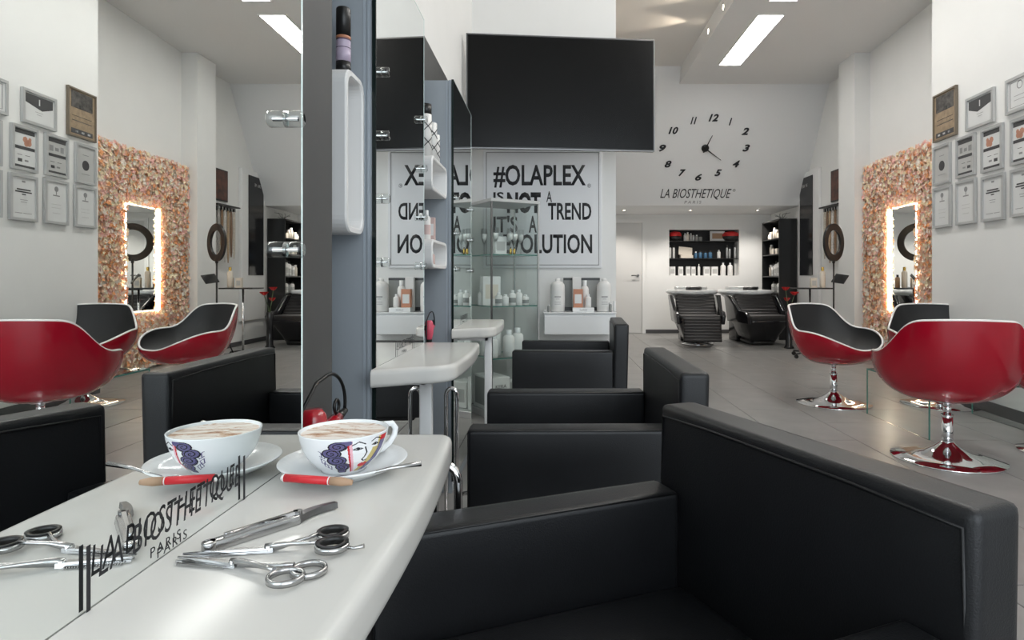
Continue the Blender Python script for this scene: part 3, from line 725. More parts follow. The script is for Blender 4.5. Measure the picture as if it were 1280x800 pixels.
# ------------------------------------------------------------------ clock and lettering on the leaning bulkhead
TA = math.atan(0.62)
def onb(px, py):      # where the sight line meets the bulkhead
    q = (348-py)/FPX; y0 = 10.27+0.62*(2.254-CAMZ)
    y = y0/(1+0.62*q)
    return Vector(((px-690)*y/FPX, y, CAMZ+q*y))
ck = onb(881.4, 185)
clk = thing('wall_clock', 'black stick-on numeral clock on the white bulkhead', 'clock', ck); clk.rotation_euler = (TA, 0, 0)
Ri = Matrix.Rotation(TA, 3, 'X').inverted()
nums = {12: (892, 147), 1: (913, 152), 2: (931.6, 164), 3: (932.7, 184.8), 4: (920, 204.7), 5: (897.5, 215.8), 6: (873, 221.4), 7: (852.5, 215.8), 8: (835, 205), 9: (828, 185), 10: (841.7, 163), 11: (867, 150.6)}
for n, (px, py) in nums.items():
    p = Ri @ (onb(px, py)-ck); w = 0.105 if n < 10 else 0.145; w = 0.035 if n == 1 else w; w = 0.085 if n == 11 else w; h = 0.115
    lettering(str(n), w, h, clk, M_ink, (p.x-w/2, -0.002, p.z-h/2), shear=0.25, bold=0.03, ext=0.008, name='numeral')
MB().lathe([(0, 0), (0.06, 0), (0.06, 0.02), (0.05, 0.03), (0, 0.03)], 24).build('hub', M_black, clk, rot=(PI/2, 0, 0))
for (px, py), wd in (((890, 168.5), 0.012), ((900.7, 199.5), 0.012)):
    p = Ri @ (onb(px, py)-ck); u = Vector((p.x, 0, p.z)).normalized(); n = Vector((-u.z, 0, u.x))
    m = MB(); m.extr([-u*0.07+n*wd+Vector((0, -0.03, 0)), -u*0.07-n*wd+Vector((0, -0.03, 0)), Vector((p.x, -0.03, p.z))-n*wd*0.35, Vector((p.x, -0.03, p.z))+n*wd*0.35], Vector((0, -0.004, 0)))
    m.build('clock_hand', M_black, clk)
a = onb(825, 249.5); b = onb(916, 236)
wl = thing('wall_lettering', 'black slanted brand lettering on the bulkhead below the clock', 'lettering', a); wl.rotation_euler = (TA, 0, 0)
hgt = (b-a).length; hgt = math.sqrt((b.y-a.y)**2+(b.z-a.z)**2)
lettering('LA BIOSTHETIQUE', b.x-a.x-0.02, hgt, wl, M_ink, (0, -0.001, 0), shear=0.22, bold=-0.002, ext=0.004)
lettering('®', 0.05, 0.05, wl, M_certmid, (b.x-a.x, -0.001, hgt-0.05), ext=0.003)
lettering('PARIS', 0.28, 0.052, wl, M_certmid, (0.41, -0.001, -0.072), shear=0.1, ext=0.003, spacing=1.4)

# ------------------------------------------------------------------ framed certificates on the right wall
WA = math.atan2(-1, -SL)
def wy(px): return 3.0978/((px-690)/FPX-SL)
def frame(name, label, y0, y1, z0, z1, kind):
    t = thing(name, label, 'picture frame', (rw(y0), y0, z0), WA, 'certificates on the right wall')
    w = (y0-y1)*math.hypot(1, SL); h = z1-z0; bw = 0.022 if kind != 'brown' else 0.014
    fm = M_silver if kind != 'brown' else M_bronze
    m = MB(); D = 0.024
    for q in ((0, bw, 0, h), (w-bw, w, 0, h), (bw, w-bw, 0, bw), (bw, w-bw, h-bw, h)): m.box(q[0], q[1], -D, -0.002, q[2], q[3])
    m.build('frame', fm, t)
    pg = B(bw, w-bw, -0.014, -0.003, bw, h-bw).build('print', {'brown': M_brownpaper, 'grey': M_certgrey, 'seal': M_certgrey}.get(kind, M_cert), t)
    yy0, yy1 = -0.0152, -0.0138
    def bar(x0, x1, za, zb, mt, nm='printed_bar'): B(x0*w, x1*w, yy0, yy1, za*h, zb*h).build(nm, mt, pg)
    if kind == 'brown':
        bar(0.12, 0.88, 0.60, 0.94, M_darkpaper, 'printed_photo'); bar(0.12, 0.88, 0.07, 0.17, M_certdark)
        for k in range(3): bar(0.2+0.22*k, 0.3+0.22*k, 0.10, 0.14, M_cert)
        bar(0.15, 0.85, 0.33, 0.345, M_darkpaper); bar(0.15, 0.85, 0.43, 0.44, M_darkpaper)
    elif kind == 'pennant':
        m = MB(); m.extr([Vector((0.1*w, yy1, 0.88*h)), Vector((0.1*w, yy1, 0.62*h)), Vector((0.42*w, yy1, 0.48*h)), Vector((0.9*w, yy1, 0.62*h)), Vector((0.9*w, yy1, 0.88*h))], Vector((0, -0.0012, 0))); m.build('printed_pennant', M_certdark, pg)
        B(0.49*w, 0.52*w, yy0-0.001, yy0, 0.62*h, 0.80*h).build('printed_bar', M_cert, pg); bar(0.40, 0.62, 0.40, 0.41, M_certmid); bar(0.44, 0.58, 0.33, 0.34, M_certmid)
    elif kind == 'emblem':
        m = MB(); m.lathe([(0.03, 0), (0.024, 0), (0.024, 0.0012), (0.03, 0.0012)], 20, (0.42*w, yy1-0.001, 0.74*h), 'Y'); m.build('printed_emblem', M_certmid, pg)
        m = MB(); m.box(0.13*w, 0.87*w, yy0, yy1, 0.15*h, 0.156*h); m.box(0.13*w, 0.87*w, yy0, yy1, 0.85*h, 0.856*h); m.box(0.13*w, 0.138*w, yy0, yy1, 0.15*h, 0.85*h); m.box(0.862*w, 0.87*w, yy0, yy1, 0.15*h, 0.85*h); m.build('printed_border', M_certdark, pg)
        bar(0.25, 0.6, 0.45, 0.46, M_certmid); bar(0.25, 0.55, 0.33, 0.34, M_certmid)
    elif kind == 'seal':
        m = MB(); m.cyl((0.5*w, yy0, 0.47*h), 0.044, 0.0012, 24, 'Y'); m.build('printed_seal', M_certdark, pg)
        bar(0.36, 0.64, 0.72, 0.735, M_certmid); bar(0.3, 0.7, 0.24, 0.25, M_certmid)
    elif kind in ('banner', 'grey'):
        bar(0.11, 0.89, 0.82, 0.92, M_certdark); bar(0.11, 0.89, 0.47, 0.54, M_certdark); bar(0.11, 0.89, 0.07, 0.12, M_certdark)
        if kind == 'banner':
            m = MB()
            for (cx, cz, r) in ((0.34, 0.64, 0.028), (0.48, 0.70, 0.025), (0.44, 0.61, 0.022), (0.30, 0.72, 0.016)): m.cyl((cx*w, yy0, cz*h), r, 0.0012, 7, 'Y')
            m.build('printed_motif', M_certorange, pg)
        else:
            bar(0.2, 0.34, 0.6, 0.74, M_certmid); bar(0.42, 0.58, 0.62, 0.70, M_certmid); bar(0.66, 0.82, 0.6, 0.74, M_certmid)
        for k in range(2): bar(0.3+0.3*k, 0.48+0.3*k, 0.34, 0.35, M_certdark); 
        bar(0.36, 0.5, 0.21, 0.25, M_certmid); bar(0.6, 0.76, 0.19, 0.26, M_certdark)
    elif kind == 'script':
        m = MB(); m.cyl((0.5*w, yy0, 0.79*h), 0.022, 0.0012, 14, 'Y'); m.build('printed_emblem', M_certmid, pg)
        bar(0.49, 0.52, 0.66, 0.74, M_certmid); bar(0.36, 0.64, 0.63, 0.655, M_certmid)
        bar(0.3, 0.7, 0.44, 0.447, M_certgrey); bar(0.3, 0.7, 0.36, 0.367, M_certgrey); bar(0.34, 0.66, 0.24, 0.25, M_certgrey)
    else:   # text
        bar(0.44, 0.56, 0.83, 0.87, M_certmid); bar(0.24, 0.74, 0.66, 0.69, M_certdark); bar(0.20, 0.80, 0.61, 0.64, M_certdark); bar(0.42, 0.56, 0.56, 0.585, M_certdark)
        bar(0.35, 0.62, 0.45, 0.46, M_certmid); bar(0.38, 0.6, 0.40, 0.41, M_certmid); bar(0.2, 0.5, 0.16, 0.17, M_certmid); bar(0.55, 0.8, 0.16, 0.17, M_certmid)
FR = [('framed_print', 'bronze framed brown print, top left of the certificates', 1169, 1198, 121, 179, 'brown'),
      ('framed_certificate', 'silver framed landscape certificate with dark pennant shape', 1210, 1245, 124.6, 165, 'pennant'),
      ('framed_certificate', 'silver framed landscape certificate with small round emblem at the right edge', 1260, 1303, 101.5, 145, 'emblem'),
      ('framed_certificate', 'silver framed certificate with one dark round seal', 1169, 1190, 185, 233, 'seal'),
      ('framed_certificate', 'silver framed grey certificate with dark banners beside the round seal', 1197.5, 1221, 174, 224, 'grey'),
      ('framed_certificate', 'silver framed certificate with dark banners and orange motif, below the pennant', 1229, 1256, 162.7, 217, 'banner'),
      ('framed_certificate', 'silver framed certificate with orange motif cut by the right edge', 1266, 1296, 151, 208, 'banner'),
      ('framed_certificate', 'silver framed cream certificate below the dark seal', 1169, 1190.7, 236, 286, 'script'),
      ('framed_certificate', 'silver framed cream certificate, second in the bottom row', 1197.5, 1222, 228, 282, 'script'),
      ('framed_certificate', 'silver framed certificate with bold heading, third in the bottom row', 1229.5, 1258, 222, 278, 'text'),
      ('framed_certificate', 'silver framed certificate with bold heading at the right edge, bottom row', 1266, 1298, 213, 272, 'text')]
for nm, lab, xa, xb, ya, yb, kind in FR:
    y0, y1 = wy(xa), wy(xb)
    frame(nm, lab, y0, y1, CAMZ-(yb-348)*y0/FPX, CAMZ-(ya-348)*y0/FPX, kind)

# ------------------------------------------------------------------ flower panel with lit mirror
FA = math.atan2(-1, -SL)
YA, YB = 7.925, 6.2
fw = thing('flower_wall', 'peach and cream blossom wall panel around a lit mirror', 'flower wall', (rr_(YA), YA, 0), FA)
LW = (YA-YB)*math.hypot(1, SL); FH = 2.46
# local: x runs along the wall towards the camera, -y out of the wall; opening for the mirror
mx0, mx1, mz0, mz1 = (YA-7.33), (YA-6.67), 0.655, 1.87
m = MB()
for q in ((0, mx0, 0.02, FH), (mx1, LW, 0.02, FH), (mx0, mx1, 0.02, mz0), (mx0, mx1, mz1, FH)): m.box(q[0], q[1], -0.05, -0.002, q[2], q[3])
m.build('backing_board', M_flback, fw)
bl = MB()
def blossom(b, c, r, nrm, mi):
    b.mi = mi
    u = nrm.orthogonal().normalized(); v = nrm.cross(u); a0 = random.random()*6
    n = random.choice((5, 6)); cen = b.bm.verts.new(c+nrm*r*0.25)
    ring = []
    for k in range(n):
        a = a0+2*PI*k/n
        tip = c+(u*math.cos(a)+v*math.sin(a))*r+nrm*r*random.uniform(0.15, 0.65)
        l = c+(u*math.cos(a-0.5)+v*math.sin(a-0.5))*r*0.62+nrm*r*0.42
        g = c+(u*math.cos(a+0.5)+v*math.sin(a+0.5))*r*0.62+nrm*r*0.30
        vt = [b.bm.verts.new(p) for p in (l, tip, g)]
        b._f([cen, vt[0], vt[1], vt[2]])
nb = 0
while nb < 8600:
    x = random.uniform(-0.02, LW); z = random.uniform(0.03, FH+0.015)
    inside = mx0+0.0 < x < mx1-0.0 and mz0+0.0 < z < mz1-0.0
    if inside: continue
    edge = random.random()
    y = -0.05-random.uniform(0.0, 0.045)
    nrm = Vector((random.uniform(-0.5, 0.5), -1, random.uniform(-0.5, 0.5))).normalized()
    mi = random.choices(range(5), (3, 4, 4, 3, 4))[0]
    blossom(bl, Vector((x, y, z)), random.uniform(0.016, 0.034), nrm, mi); nb += 1
for i in range(700):   # far edge of the panel
    z = random.uniform(0.03, FH); nrm = Vector((-1, random.uniform(-0.6, 0.6), random.uniform(-0.6, 0.6))).normalized()
    blossom(bl, Vector((-0.01, -random.uniform(0.02, 0.09), z)), random.uniform(0.016, 0.034), nrm, random.randrange(5))
o = bl.build('blossoms', M_fl, fw); o['kind'] = 'stuff'
mr = thing('lit_mirror', 'upright mirror with glowing edge set into the flower panel', 'mirror', (rr_(YA), YA, 0), FA)
B(mx0+0.02, mx1-0.02, -0.048, -0.044, mz0+0.02, mz1-0.02).build('mirror_pane', M_mirror, mr)
m = MB(); m.tube([(mx0+0.012, -0.064, mz0+0.012), (mx0+0.012, -0.064, mz1-0.012), (mx1-0.012, -0.064, mz1-0.012), (mx1-0.012, -0.064, mz0+0.012)], 0.008, 6, closed=True); m.build('led_strip', M_led, mr)

# ------------------------------------------------------------------ right rear: slab with black panel, picture, swatches
sl_ = thing('wall_slab', 'tall white wall slab carrying a black glossy panel', 'panel', (4.15, 10.24, 0.38), -PI/2)
B(0, 0.76, -0.05, -0.001, 0, 2.37, 0.004).build('slab', M_shelfwhite, sl_)
B(0.07, 0.56, -0.062, -0.05, 0.71, 2.29, 0.002, 1).build('black_panel', M_glosspanel, sl_)
lettering('ORA  ME', 0.22, 0.05, sl_, M_certgrey, (0.16, -0.0622, 2.13), ext=0.0006)
pc = thing('framed_picture', 'small dark framed picture on the wall beside the pillar', 'picture frame', (4.15, 9.13, 2.165), -PI/2)
B(0, 0.40, -0.02, -0.001, 0, 0.46, 0.003, 1).build('frame', M_black, pc); B(0.02, 0.38, -0.0215, -0.0195, 0.02, 0.44).build('print', M_redprint, pc)
rk = thing('swatch_rack', 'dark wall bracket holding hair extension swatches', 'rack', (4.15, 9.22, 2.08), -PI/2)
B(0, 0.6, -0.16, -0.001, 0, 0.018, 0.003, 1).build('bracket_plate', M_black, rk); B(0, 0.6, -0.022, -0.001, -0.06, 0.0).build('back_strip', M_black, rk)
for i in range(6):
    y = 9.17-0.085*i
    t = thing('hair_swatch', 'hanging hair extension swatch, %s from the pillar' % ORD[5-i], 'hair swatch', (4.06, y, 2.075), 0, 'hair extension swatches')
    m = MB(); L = 0.72+0.10*random.random()
    m.loft([[Vector((0.014*s*math.cos(a)*(1+0.15*math.sin(5*a+i)), 0.03*s*math.sin(a), -z)) for a in [2*PI*k/12 for k in range(12)]] for z, s in ((0.03, 0.5), (0.08, 0.9), (L*0.5, 1.0), (L*0.9, 0.8), (L, 0.35))]); m.build('strand', M_hair[i], t)
    m = MB(); m.box(-0.012, 0.012, -0.02, 0.02, -0.05, 0.0); m.build('clip', M_steel, t)

# ------------------------------------------------------------------ ring light and trolley
rl = thing('ring_light', 'black ring light on a thin stand beside the pillar', 'ring light', (3.53, 7.72, 0))
m = MB(); Rr = 0.19
ra = math.radians(36)
cc = Vector((0, 0, 1.49)); ux = Vector((math.cos(ra), math.sin(ra), 0)); nx_ = Vector((-math.sin(ra), math.cos(ra), 0))
rings = []
for k in range(40):
    a = 2*PI*k/40; d = ux*math.cos(a)+Vector((0, 0, 1))*math.sin(a)*1.05
    rings.append([cc+d*(Rr+p)+nx_*q for p, q in ((-0.042, -0.014), (0.036, -0.014), (0.036, 0.014), (-0.042, 0.014))])
m.loft(rings+[rings[0]], caps=False, smooth=False); m.build('ring', M_black, rl)
m = MB(); m.loft([[r[3]+nx_*0.002+(r[1]-r[0])*0.12, r[3]+nx_*0.002+(r[1]-r[0])*0.88, r[3]+nx_*0.0005+(r[1]-r[0])*0.88, r[3]+nx_*0.0005+(r[1]-r[0])*0.12] for r in rings+[rings[0]]], caps=False); m.build('diffuser', M_whitetrim, rl)
m = MB(); m.tube([(0, 0, 0.25), (0, 0, 1.28)], 0.011, 8); m.tube([(0, 0, 1.23), (0, 0, 1.29)], 0.018, 8); m.build('pole', M_black, rl)
for k in range(3):
    a = 2*PI*k/3+0.4
    m = MB(); m.tube([(0, 0, 0.55), (0.22*math.cos(a), 0.22*math.sin(a), 0.012)], 0.009, 6); m.build('leg', M_black, rl)
B(-0.05, 0.08, -0.09, 0.09, 0, 0.012).build('tablet_holder', M_black, rl, loc=(0.05, -0.05, 1.02), rot=(0.2, -0.9, 0.3))
tr = thing('salon_trolley', 'dark tray on a chrome post with wheeled base', 'trolley', (3.40, 8.12, 0))
B(-0.20, 0.24, -0.16, 0.16, 0.90, 0.918, 0.004).build('tray', M_black, tr)
m = MB(); m.tube([(0, 0, 0.06), (0, 0, 0.90)], 0.014, 10); m.build('post', M_chrome, tr)
for k in range(4):
    a = PI/2*k+0.5
    m = MB(); m.tube([(0, 0, 0.08), (0.26*math.cos(a), 0.26*math.sin(a), 0.06)], 0.012, 8); lg = m.build('leg', M_black, tr)
    m = MB(); m.cyl((0.26*math.cos(a), 0.26*math.sin(a)-0.012, 0.026), 0.026, 0.024, 14, 'Y'); m.build('caster', M_black, lg)
bottle('oil_bottle', 'yellow oil bottle on the dark trolley tray', (3.54, 8.06, 0.918), 0.035, 0.27, M_boxcream, M_gold)
carton('small_carton', 'cream carton on the dark trolley tray', (3.42, 8.06, 0.918), 0.075, 0.05, 0.13, M_boxcream)
bottle('oil_bottle', 'short amber bottle behind the yellow oil bottle', (3.58, 8.17, 0.918), 0.028, 0.17, M_brownpaper2, M_black)

# ------------------------------------------------------------------ wash chairs
def wash_chair(label, loc, rz, footrest_up):
    t = thing('wash_chair', label, 'wash chair', loc, rz, 'hair wash chairs')
    m = MB()
    def ring(hw, y0, y1, z): 
        return [Vector((x, y, z)) for x, y in [(p[0], (y0+y1)/2+p[1]) for p in rrect(2*hw, y1-y0, min(hw, (y1-y0)/2)*0.35, 4)]]
    m.loft([ring(0.20, -0.20, 0.36, 0.06), ring(0.24, -0.26, 0.40, 0.16), ring(0.33, -0.42, 0.44, 0.36), ring(0.345, -0.44, 0.45, 0.40)]); m.build('hull', M_glosspanel, t)
    for s in (-1, 1):
        m = MB(); pr = [(-0.44, 0.34), (-0.45, 0.47), (-0.34, 0.53), (-0.12, 0.54), (0.20, 0.77), (0.46, 0.77), (0.46, 0.34)]
        m.extr([Vector((0.30*s, y, z)) for y, z in pr], Vector((0.055*s, 0, 0)))
        for v in m.bm.verts: v.co.x += s*(v.co.z-0.34)*0.13
        m.bevel(0.014, 2, 0.5); m.build('side_panel', M_glosspanel, t)
    # ribbed cushions
    def ribbed(name, y0, z0, y1, z1, w, th, n):
        m = MB(); d = Vector((0, y1-y0, z1-z0)); L = d.length; u = d/L; nn = Vector((0, -u.z, u.y)) if u.z > 0 else Vector((0, u.z, -u.y))
        if nn.y > 0: nn = -nn
        rows = []
        for k in range(n*6+1):
            f = k/(n*6); b = th*(0.72+0.28*abs(math.sin(PI*n*f))**0.6)
            p = Vector((0, y0, z0))+d*f
            rows.append([p+Vector((-w/2, 0, 0)), p+Vector((-w/2, 0, 0))+nn*b*0.8, p+Vector((-w/2+0.03, 0, 0))+nn*b, p+Vector((w/2-0.03, 0, 0))+nn*b, p+Vector((w/2, 0, 0))+nn*b*0.8, p+Vector((w/2, 0, 0))])
        m.loft(rows, caps=True, smooth=True); m.build(name, M_brownleather, t)
    ribbed('back_cushion', -0.02, 0.42, 0.32, 0.755, 0.62, 0.07, 7)
    m = MB(); m.box(-0.30, 0.30, -0.42, 0.05, 0.38, 0.475); m.bevel(0.03, 3); m.build('seat_cushion', M_brownleather, t)
    if footrest_up:
        ribbed('footrest', -0.50, 0.44, -0.58, 0.09, 0.56, 0.05, 8)
        m = MB(); m.tube([(0, 0.02, 0.05), (0, -0.40, 0.20), (0, -0.50, 0.26)], 0.02, 8); m.build('footrest_arm', M_black, t)
        m = MB(); m.tube([(0.24*math.cos(a), -0.05+0.24*math.sin(a), 0.013) for a in [2*PI*k/32 for k in range(32)]], 0.013, 8, closed=True); m.build('base_ring', M_chrome, t)
        m = MB(); m.cyl((0, 0.02, 0.012), 0.05, 0.06, 14); m.tube([(-0.24, -0.05, 0.013), (0.24, -0.05, 0.013)], 0.012, 8); m.build('post', M_chrome, t)
    else:
        m = MB(); m.loft([ring(0.18, -0.18, 0.34, 0.0), ring(0.20, -0.20, 0.36, 0.07)]); m.build('plinth', M_black, t)
    # basin
    bs = MB()
    def oval(a, b, z, y=0.62, n=28): return [Vector((a*math.copysign(abs(math.cos(q))**0.7, math.cos(q)), y+b*math.copysign(abs(math.sin(q))**0.7, math.sin(q)), z)) for q in [2*PI*k/n for k in range(n)]]
    bs.loft([oval(0.20, 0.20, 0.62), oval(0.36, 0.36, 0.765), oval(0.42, 0.40, 0.80), oval(0.42, 0.40, 0.845), oval(0.38, 0.36, 0.85), oval(0.26, 0.24, 0.82), oval(0.19, 0.16, 0.72)]); bs.build('basin', M_whiteg, t)
    m = MB(); m.loft([oval(0.27, 0.16, 0.85, 0.72), oval(0.28, 0.16, 0.90, 0.74), oval(0.24, 0.12, 0.902, 0.74), oval(0.23, 0.11, 0.87, 0.73)]); m.build('basin_rim', M_silver, t)
    m = MB(); m.tube([(-0.11, 0.36, 0.875), (-0.05, 0.30, 0.862), (0.05, 0.30, 0.862), (0.11, 0.36, 0.875)], 0.032, 10, rr=[0.03, 0.042, 0.042, 0.03]); m.build('neck_rest', M_black, t)
    m = MB(); m.box(-0.20, 0.20, 0.44, 0.82, 0.0, 0.70); m.bevel(0.02, 2); m.build('basin_column', M_glosspanel, t)
wash_chair('dark hair wash chair with its ribbed footrest raised', (2.30, 9.78, 0), math.radians(-5), True)
wash_chair('dark hair wash chair with a solid plinth beside the black shelf', (3.28, 9.75, 0), math.radians(4), False)

# ------------------------------------------------------------------ black shelf unit with products
UX0, UX1, UY0, UY1 = 3.835, 4.135, 10.40, 11.25
su = thing('shelf_unit', 'tall black open shelf unit beside the wash chairs', 'shelf', (UX0, UY0, 0))
uw, ul = UX1-UX0, UY1-UY0
B(0.0, uw, 0, 0.02, 0, 2.05).build('side_panel', M_black, su); B(0, uw, ul-0.02, ul, 0, 2.05).build('side_panel', M_black, su)
B(uw-0.015, uw, 0.02, ul-0.02, 0, 2.05).build('back_panel', M_blackm, su); B(0, uw, 0.02, ul-0.02, 2.03, 2.05).build('top_panel', M_black, su)
uz = [0.40, 0.80, 1.08, 1.46, 1.73]
for z in uz: B(0.004, uw-0.015, 0.02, ul-0.02, z-0.018, z).build('shelf_board', M_black, su)
rows = [('shelf just below the top', 1.73, [(0.06, 0.12, 'b'), (0.17, 0.09, 'c'), (0.29, 0.16, 'b'), (0.40, 0.20, 'b'), (0.52, 0.13, 'c'), (0.64, 0.10, 'b')]),
        ('second shelf', 1.46, [(0.08, 0.14, 'b'), (0.24, 0.10, 'c'), (0.42, 0.10, 'c'), (0.56, 0.18, 'b')]),
        ('third shelf', 1.08, [(0.07, 0.26, 'w'), (0.19, 0.29, 'w'), (0.31, 0.26, 'w'), (0.45, 0.22, 'w'), (0.58, 0.20, 'b')]),
        ('fourth shelf', 0.80, [(0.07, 0.17, 'd'), (0.18, 0.19, 'w'), (0.30, 0.16, 'd'), (0.44, 0.18, 'w')])]
for rn, z, items in rows:
    for i, (q, h, k) in enumerate(items):
        lab = '%s product on the %s of the black unit' % (ORD[i], rn); p = (UX0+0.09, UY0+0.05+q, z)
        if k == 'c': carton('product_carton', lab, p, 0.07, 0.09, h, M_boxcream)
        elif k == 'w': bottle('product_bottle', lab, p, 0.042, h, M_bottlewhite, M_black, band=M_certgrey, neck=0.4)
        elif k == 'd': bottle('product_bottle', lab, p, 0.036, h, M_greybox, M_black)
        else: bottle('product_bottle', lab, p, 0.034, h, M_boxcream, M_whitetrim, neck=0.6)
bw = thing('decor_bowl', 'small dark twig ornament on top of the black shelf unit', 'ornament', (3.98, 10.65, 2.05))
for k in range(7):
    a = k*0.9; m = MB(); m.tube([(0, 0, 0.004), (0.07*math.cos(a), 0.07*math.sin(a), 0.04+0.01*k), (0.13*math.cos(a+0.5), 0.13*math.sin(a+0.5), 0.05+0.012*k)], 0.005, 5); m.build('twig', M_greybox, bw)
# poppies in a slim floor vase
vs_ = thing('floor_vase', 'slim black floor vase with red poppies', 'vase', (3.52, 9.15, 0))
MB().lathe([(0, 0), (0.07, 0), (0.075, 0.01), (0.05, 0.05), (0.045, 0.30), (0.055, 0.52), (0.05, 0.54), (0.04, 0.53), (0, 0.3)], 20).build('vase_body', M_glosspanel, vs_)
for dx, dy, z, r in ((-0.05, 0.0, 0.86, 0.06), (0.07, -0.03, 0.79, 0.065), (0.0, 0.08, 0.70, 0.05)):
    m = MB(); m.tube([(0, 0, 0.4), (dx*0.2, dy*0.2, 0.6), (dx, dy, z)], 0.005, 6); st = m.build('stem', M_stem, vs_)
    for k in range(5):
        a = 2*PI*k/5; m = MB()
        m.grid([[(dx+r*u*math.cos(a+w*(0.3+u*0.35)), dy+r*u*math.sin(a+w*(0.3+u*0.35)), z+0.05*u*u+0.008*math.sin(6*w)) for w in (-1, -0.5, 0, 0.5, 1)] for u in (0.05, 0.4, 0.75, 1.0)]); m.build('petal', M_petalred, st)

# ------------------------------------------------------------------ products in the niche
NS_ = 11.80/FPX
def nx(z): return (820+z/4.706-690)*NS_
nf = YD+0.12
def nb_(name, i, row, zx, h, r, body, cap, neck=0.45):
    bottle(name, '%s on the %s niche shelf' % (i, row), (nx(zx), nf, {'top': 1.755, 'middle': 1.425, 'bottom': NZ0}[row]), r, h, body, cap, neck=neck, group='products on the %s niche shelf' % row, seg=12)
for i, (zx, h, r, b, c, nm) in enumerate(((172, 0.15, 0.032, M_bottlewhite, M_whiteg, 'cream bottle, leftmost bottle'), (187, 0.17, 0.032, M_boxcream, M_whiteg, 'cream bottle, second bottle from left'), (206, 0.15, 0.024, M_silver, M_whiteg, 'slim silver bottle, third from left'), (221, 0.14, 0.024, M_silver, M_black, 'slim silver bottle, fourth from left'), (240, 0.12, 0.035, M_greybox, M_whiteg, 'grey bottle, fifth from left'), (262, 0.10, 0.035, M_greybox, M_black, 'grey bottle with black cap, sixth from left'))):
    nb_('product_bottle', nm, 'top', zx, h, r, b, c)
for lab, zx in (('red and black hood ornament in the upper left corner of the niche', 113), ('red and black hood ornament in the upper right corner of the niche', 440)):
    sw = 0.12 if zx < 200 else 0.16
    t = thing('hood_ornament', lab, 'ornament', (nx(zx), nf, 1.755))
    MB().lathe([(0, 0), (sw*0.6, 0.0), (sw*0.95, 0.05), (sw, 0.09), (0, 0.09)], 20).build('bowl', M_black, t)
    MB().lathe([(sw*1.02, 0.09), (sw, 0.13), (sw*0.75, 0.17), (0, 0.19)], 20).build('dome', M_petalred, t)
t = thing('photo_frame', 'white photo frame on the top niche shelf', 'picture frame', (nx(362), nf, 1.755))
m = MB(); m.box(-0.14, -0.10, 0, 0.02, 0, 0.19); m.box(0.10, 0.14, 0, 0.02, 0, 0.19); m.box(-0.10, 0.10, 0, 0.02, 0, 0.045); m.box(-0.10, 0.10, 0, 0.02, 0.15, 0.19); m.build('frame', M_boxwhite, t)
B(-0.10, 0.10, 0.006, 0.014, 0.045, 0.15).build('print', M_brownpaper2, t)
for i, (zx, h, r, b, c, nm) in enumerate(((84, 0.25, 0.022, M_bottlewhite, M_black, 'slim white bottle, leftmost'), (105, 0.25, 0.022, M_bottlewhite, M_black, 'slim white bottle, second from left'), (235, 0.13, 0.03, M_blueliq, M_bottlewhite, 'blue bottle with white cap, leftmost blue one'), (262, 0.14, 0.036, M_blueliq, M_black, 'blue bottle, second of the blue ones'), (292, 0.13, 0.034, M_blueliq, M_black, 'blue bottle, third of the blue ones'), (320, 0.145, 0.036, M_blueliq, M_black, 'blue bottle, rightmost blue one'), (370, 0.16, 0.034, M_bottlewhite, M_certgrey, 'short white bottle right of the blue ones'), (418, 0.25, 0.022, M_silver, M_black, 'slim silver bottle, left of three'), (434, 0.22, 0.020, M_silver, M_black, 'slim silver bottle, middle of three'), (465, 0.26, 0.024, M_silver, M_black, 'slim silver bottle, right of three'))):
    nb_('product_bottle', nm, 'middle', zx, h, r, b, c, 0.7 if h > 0.2 else 0.45)
t = thing('gift_box', 'open cream gift box on the middle niche shelf', 'box', (nx(176), nf, 1.425))
B(-0.11, 0.13, -0.05, 0.06, 0, 0.06, 0.003, 1).build('tray', M_boxcream, t)
B(-0.13, 0.13, 0, 0.012, 0, 0.17, 0.002, 1).build('lid', M_boxcream, t, loc=(-0.01, 0.0, 0.06), rot=(-0.35, 0.12, 0))
for i, (za, zb, h) in enumerate(((80, 112, 0.17), (132, 158, 0.17), (176, 200, 0.17), (207, 231, 0.17), (280, 315, 0.17), (325, 362, 0.17))):
    w = (zb-za)/4.706*NS_
    carton('product_carton', 'white carton on the niche bottom, %s from the left' % ORD[i], (nx((za+zb)/2), nf, NZ0), w, 0.08, h, M_boxwhite, M_certgrey, group='cartons on the niche bottom')
nb_('pump_bottle', 'white pump bottle', 'bottom', 253, 0.22, 0.024, M_bottlewhite, M_bottlewhite, 0.3)
nb_('product_bottle', 'tall white bottle, left of two', 'bottom', 395, 0.25, 0.05, M_bottlewhite, M_whiteg, 0.35)
nb_('product_bottle', 'tall white bottle, right of two', 'bottom', 437, 0.25, 0.05, M_bottlewhite, M_whiteg, 0.35)
carton('grey_carton', 'tall grey carton at the right end of the niche bottom', (nx(473), nf+0.03, NZ0), 0.075, 0.08, 0.31, M_certgrey)

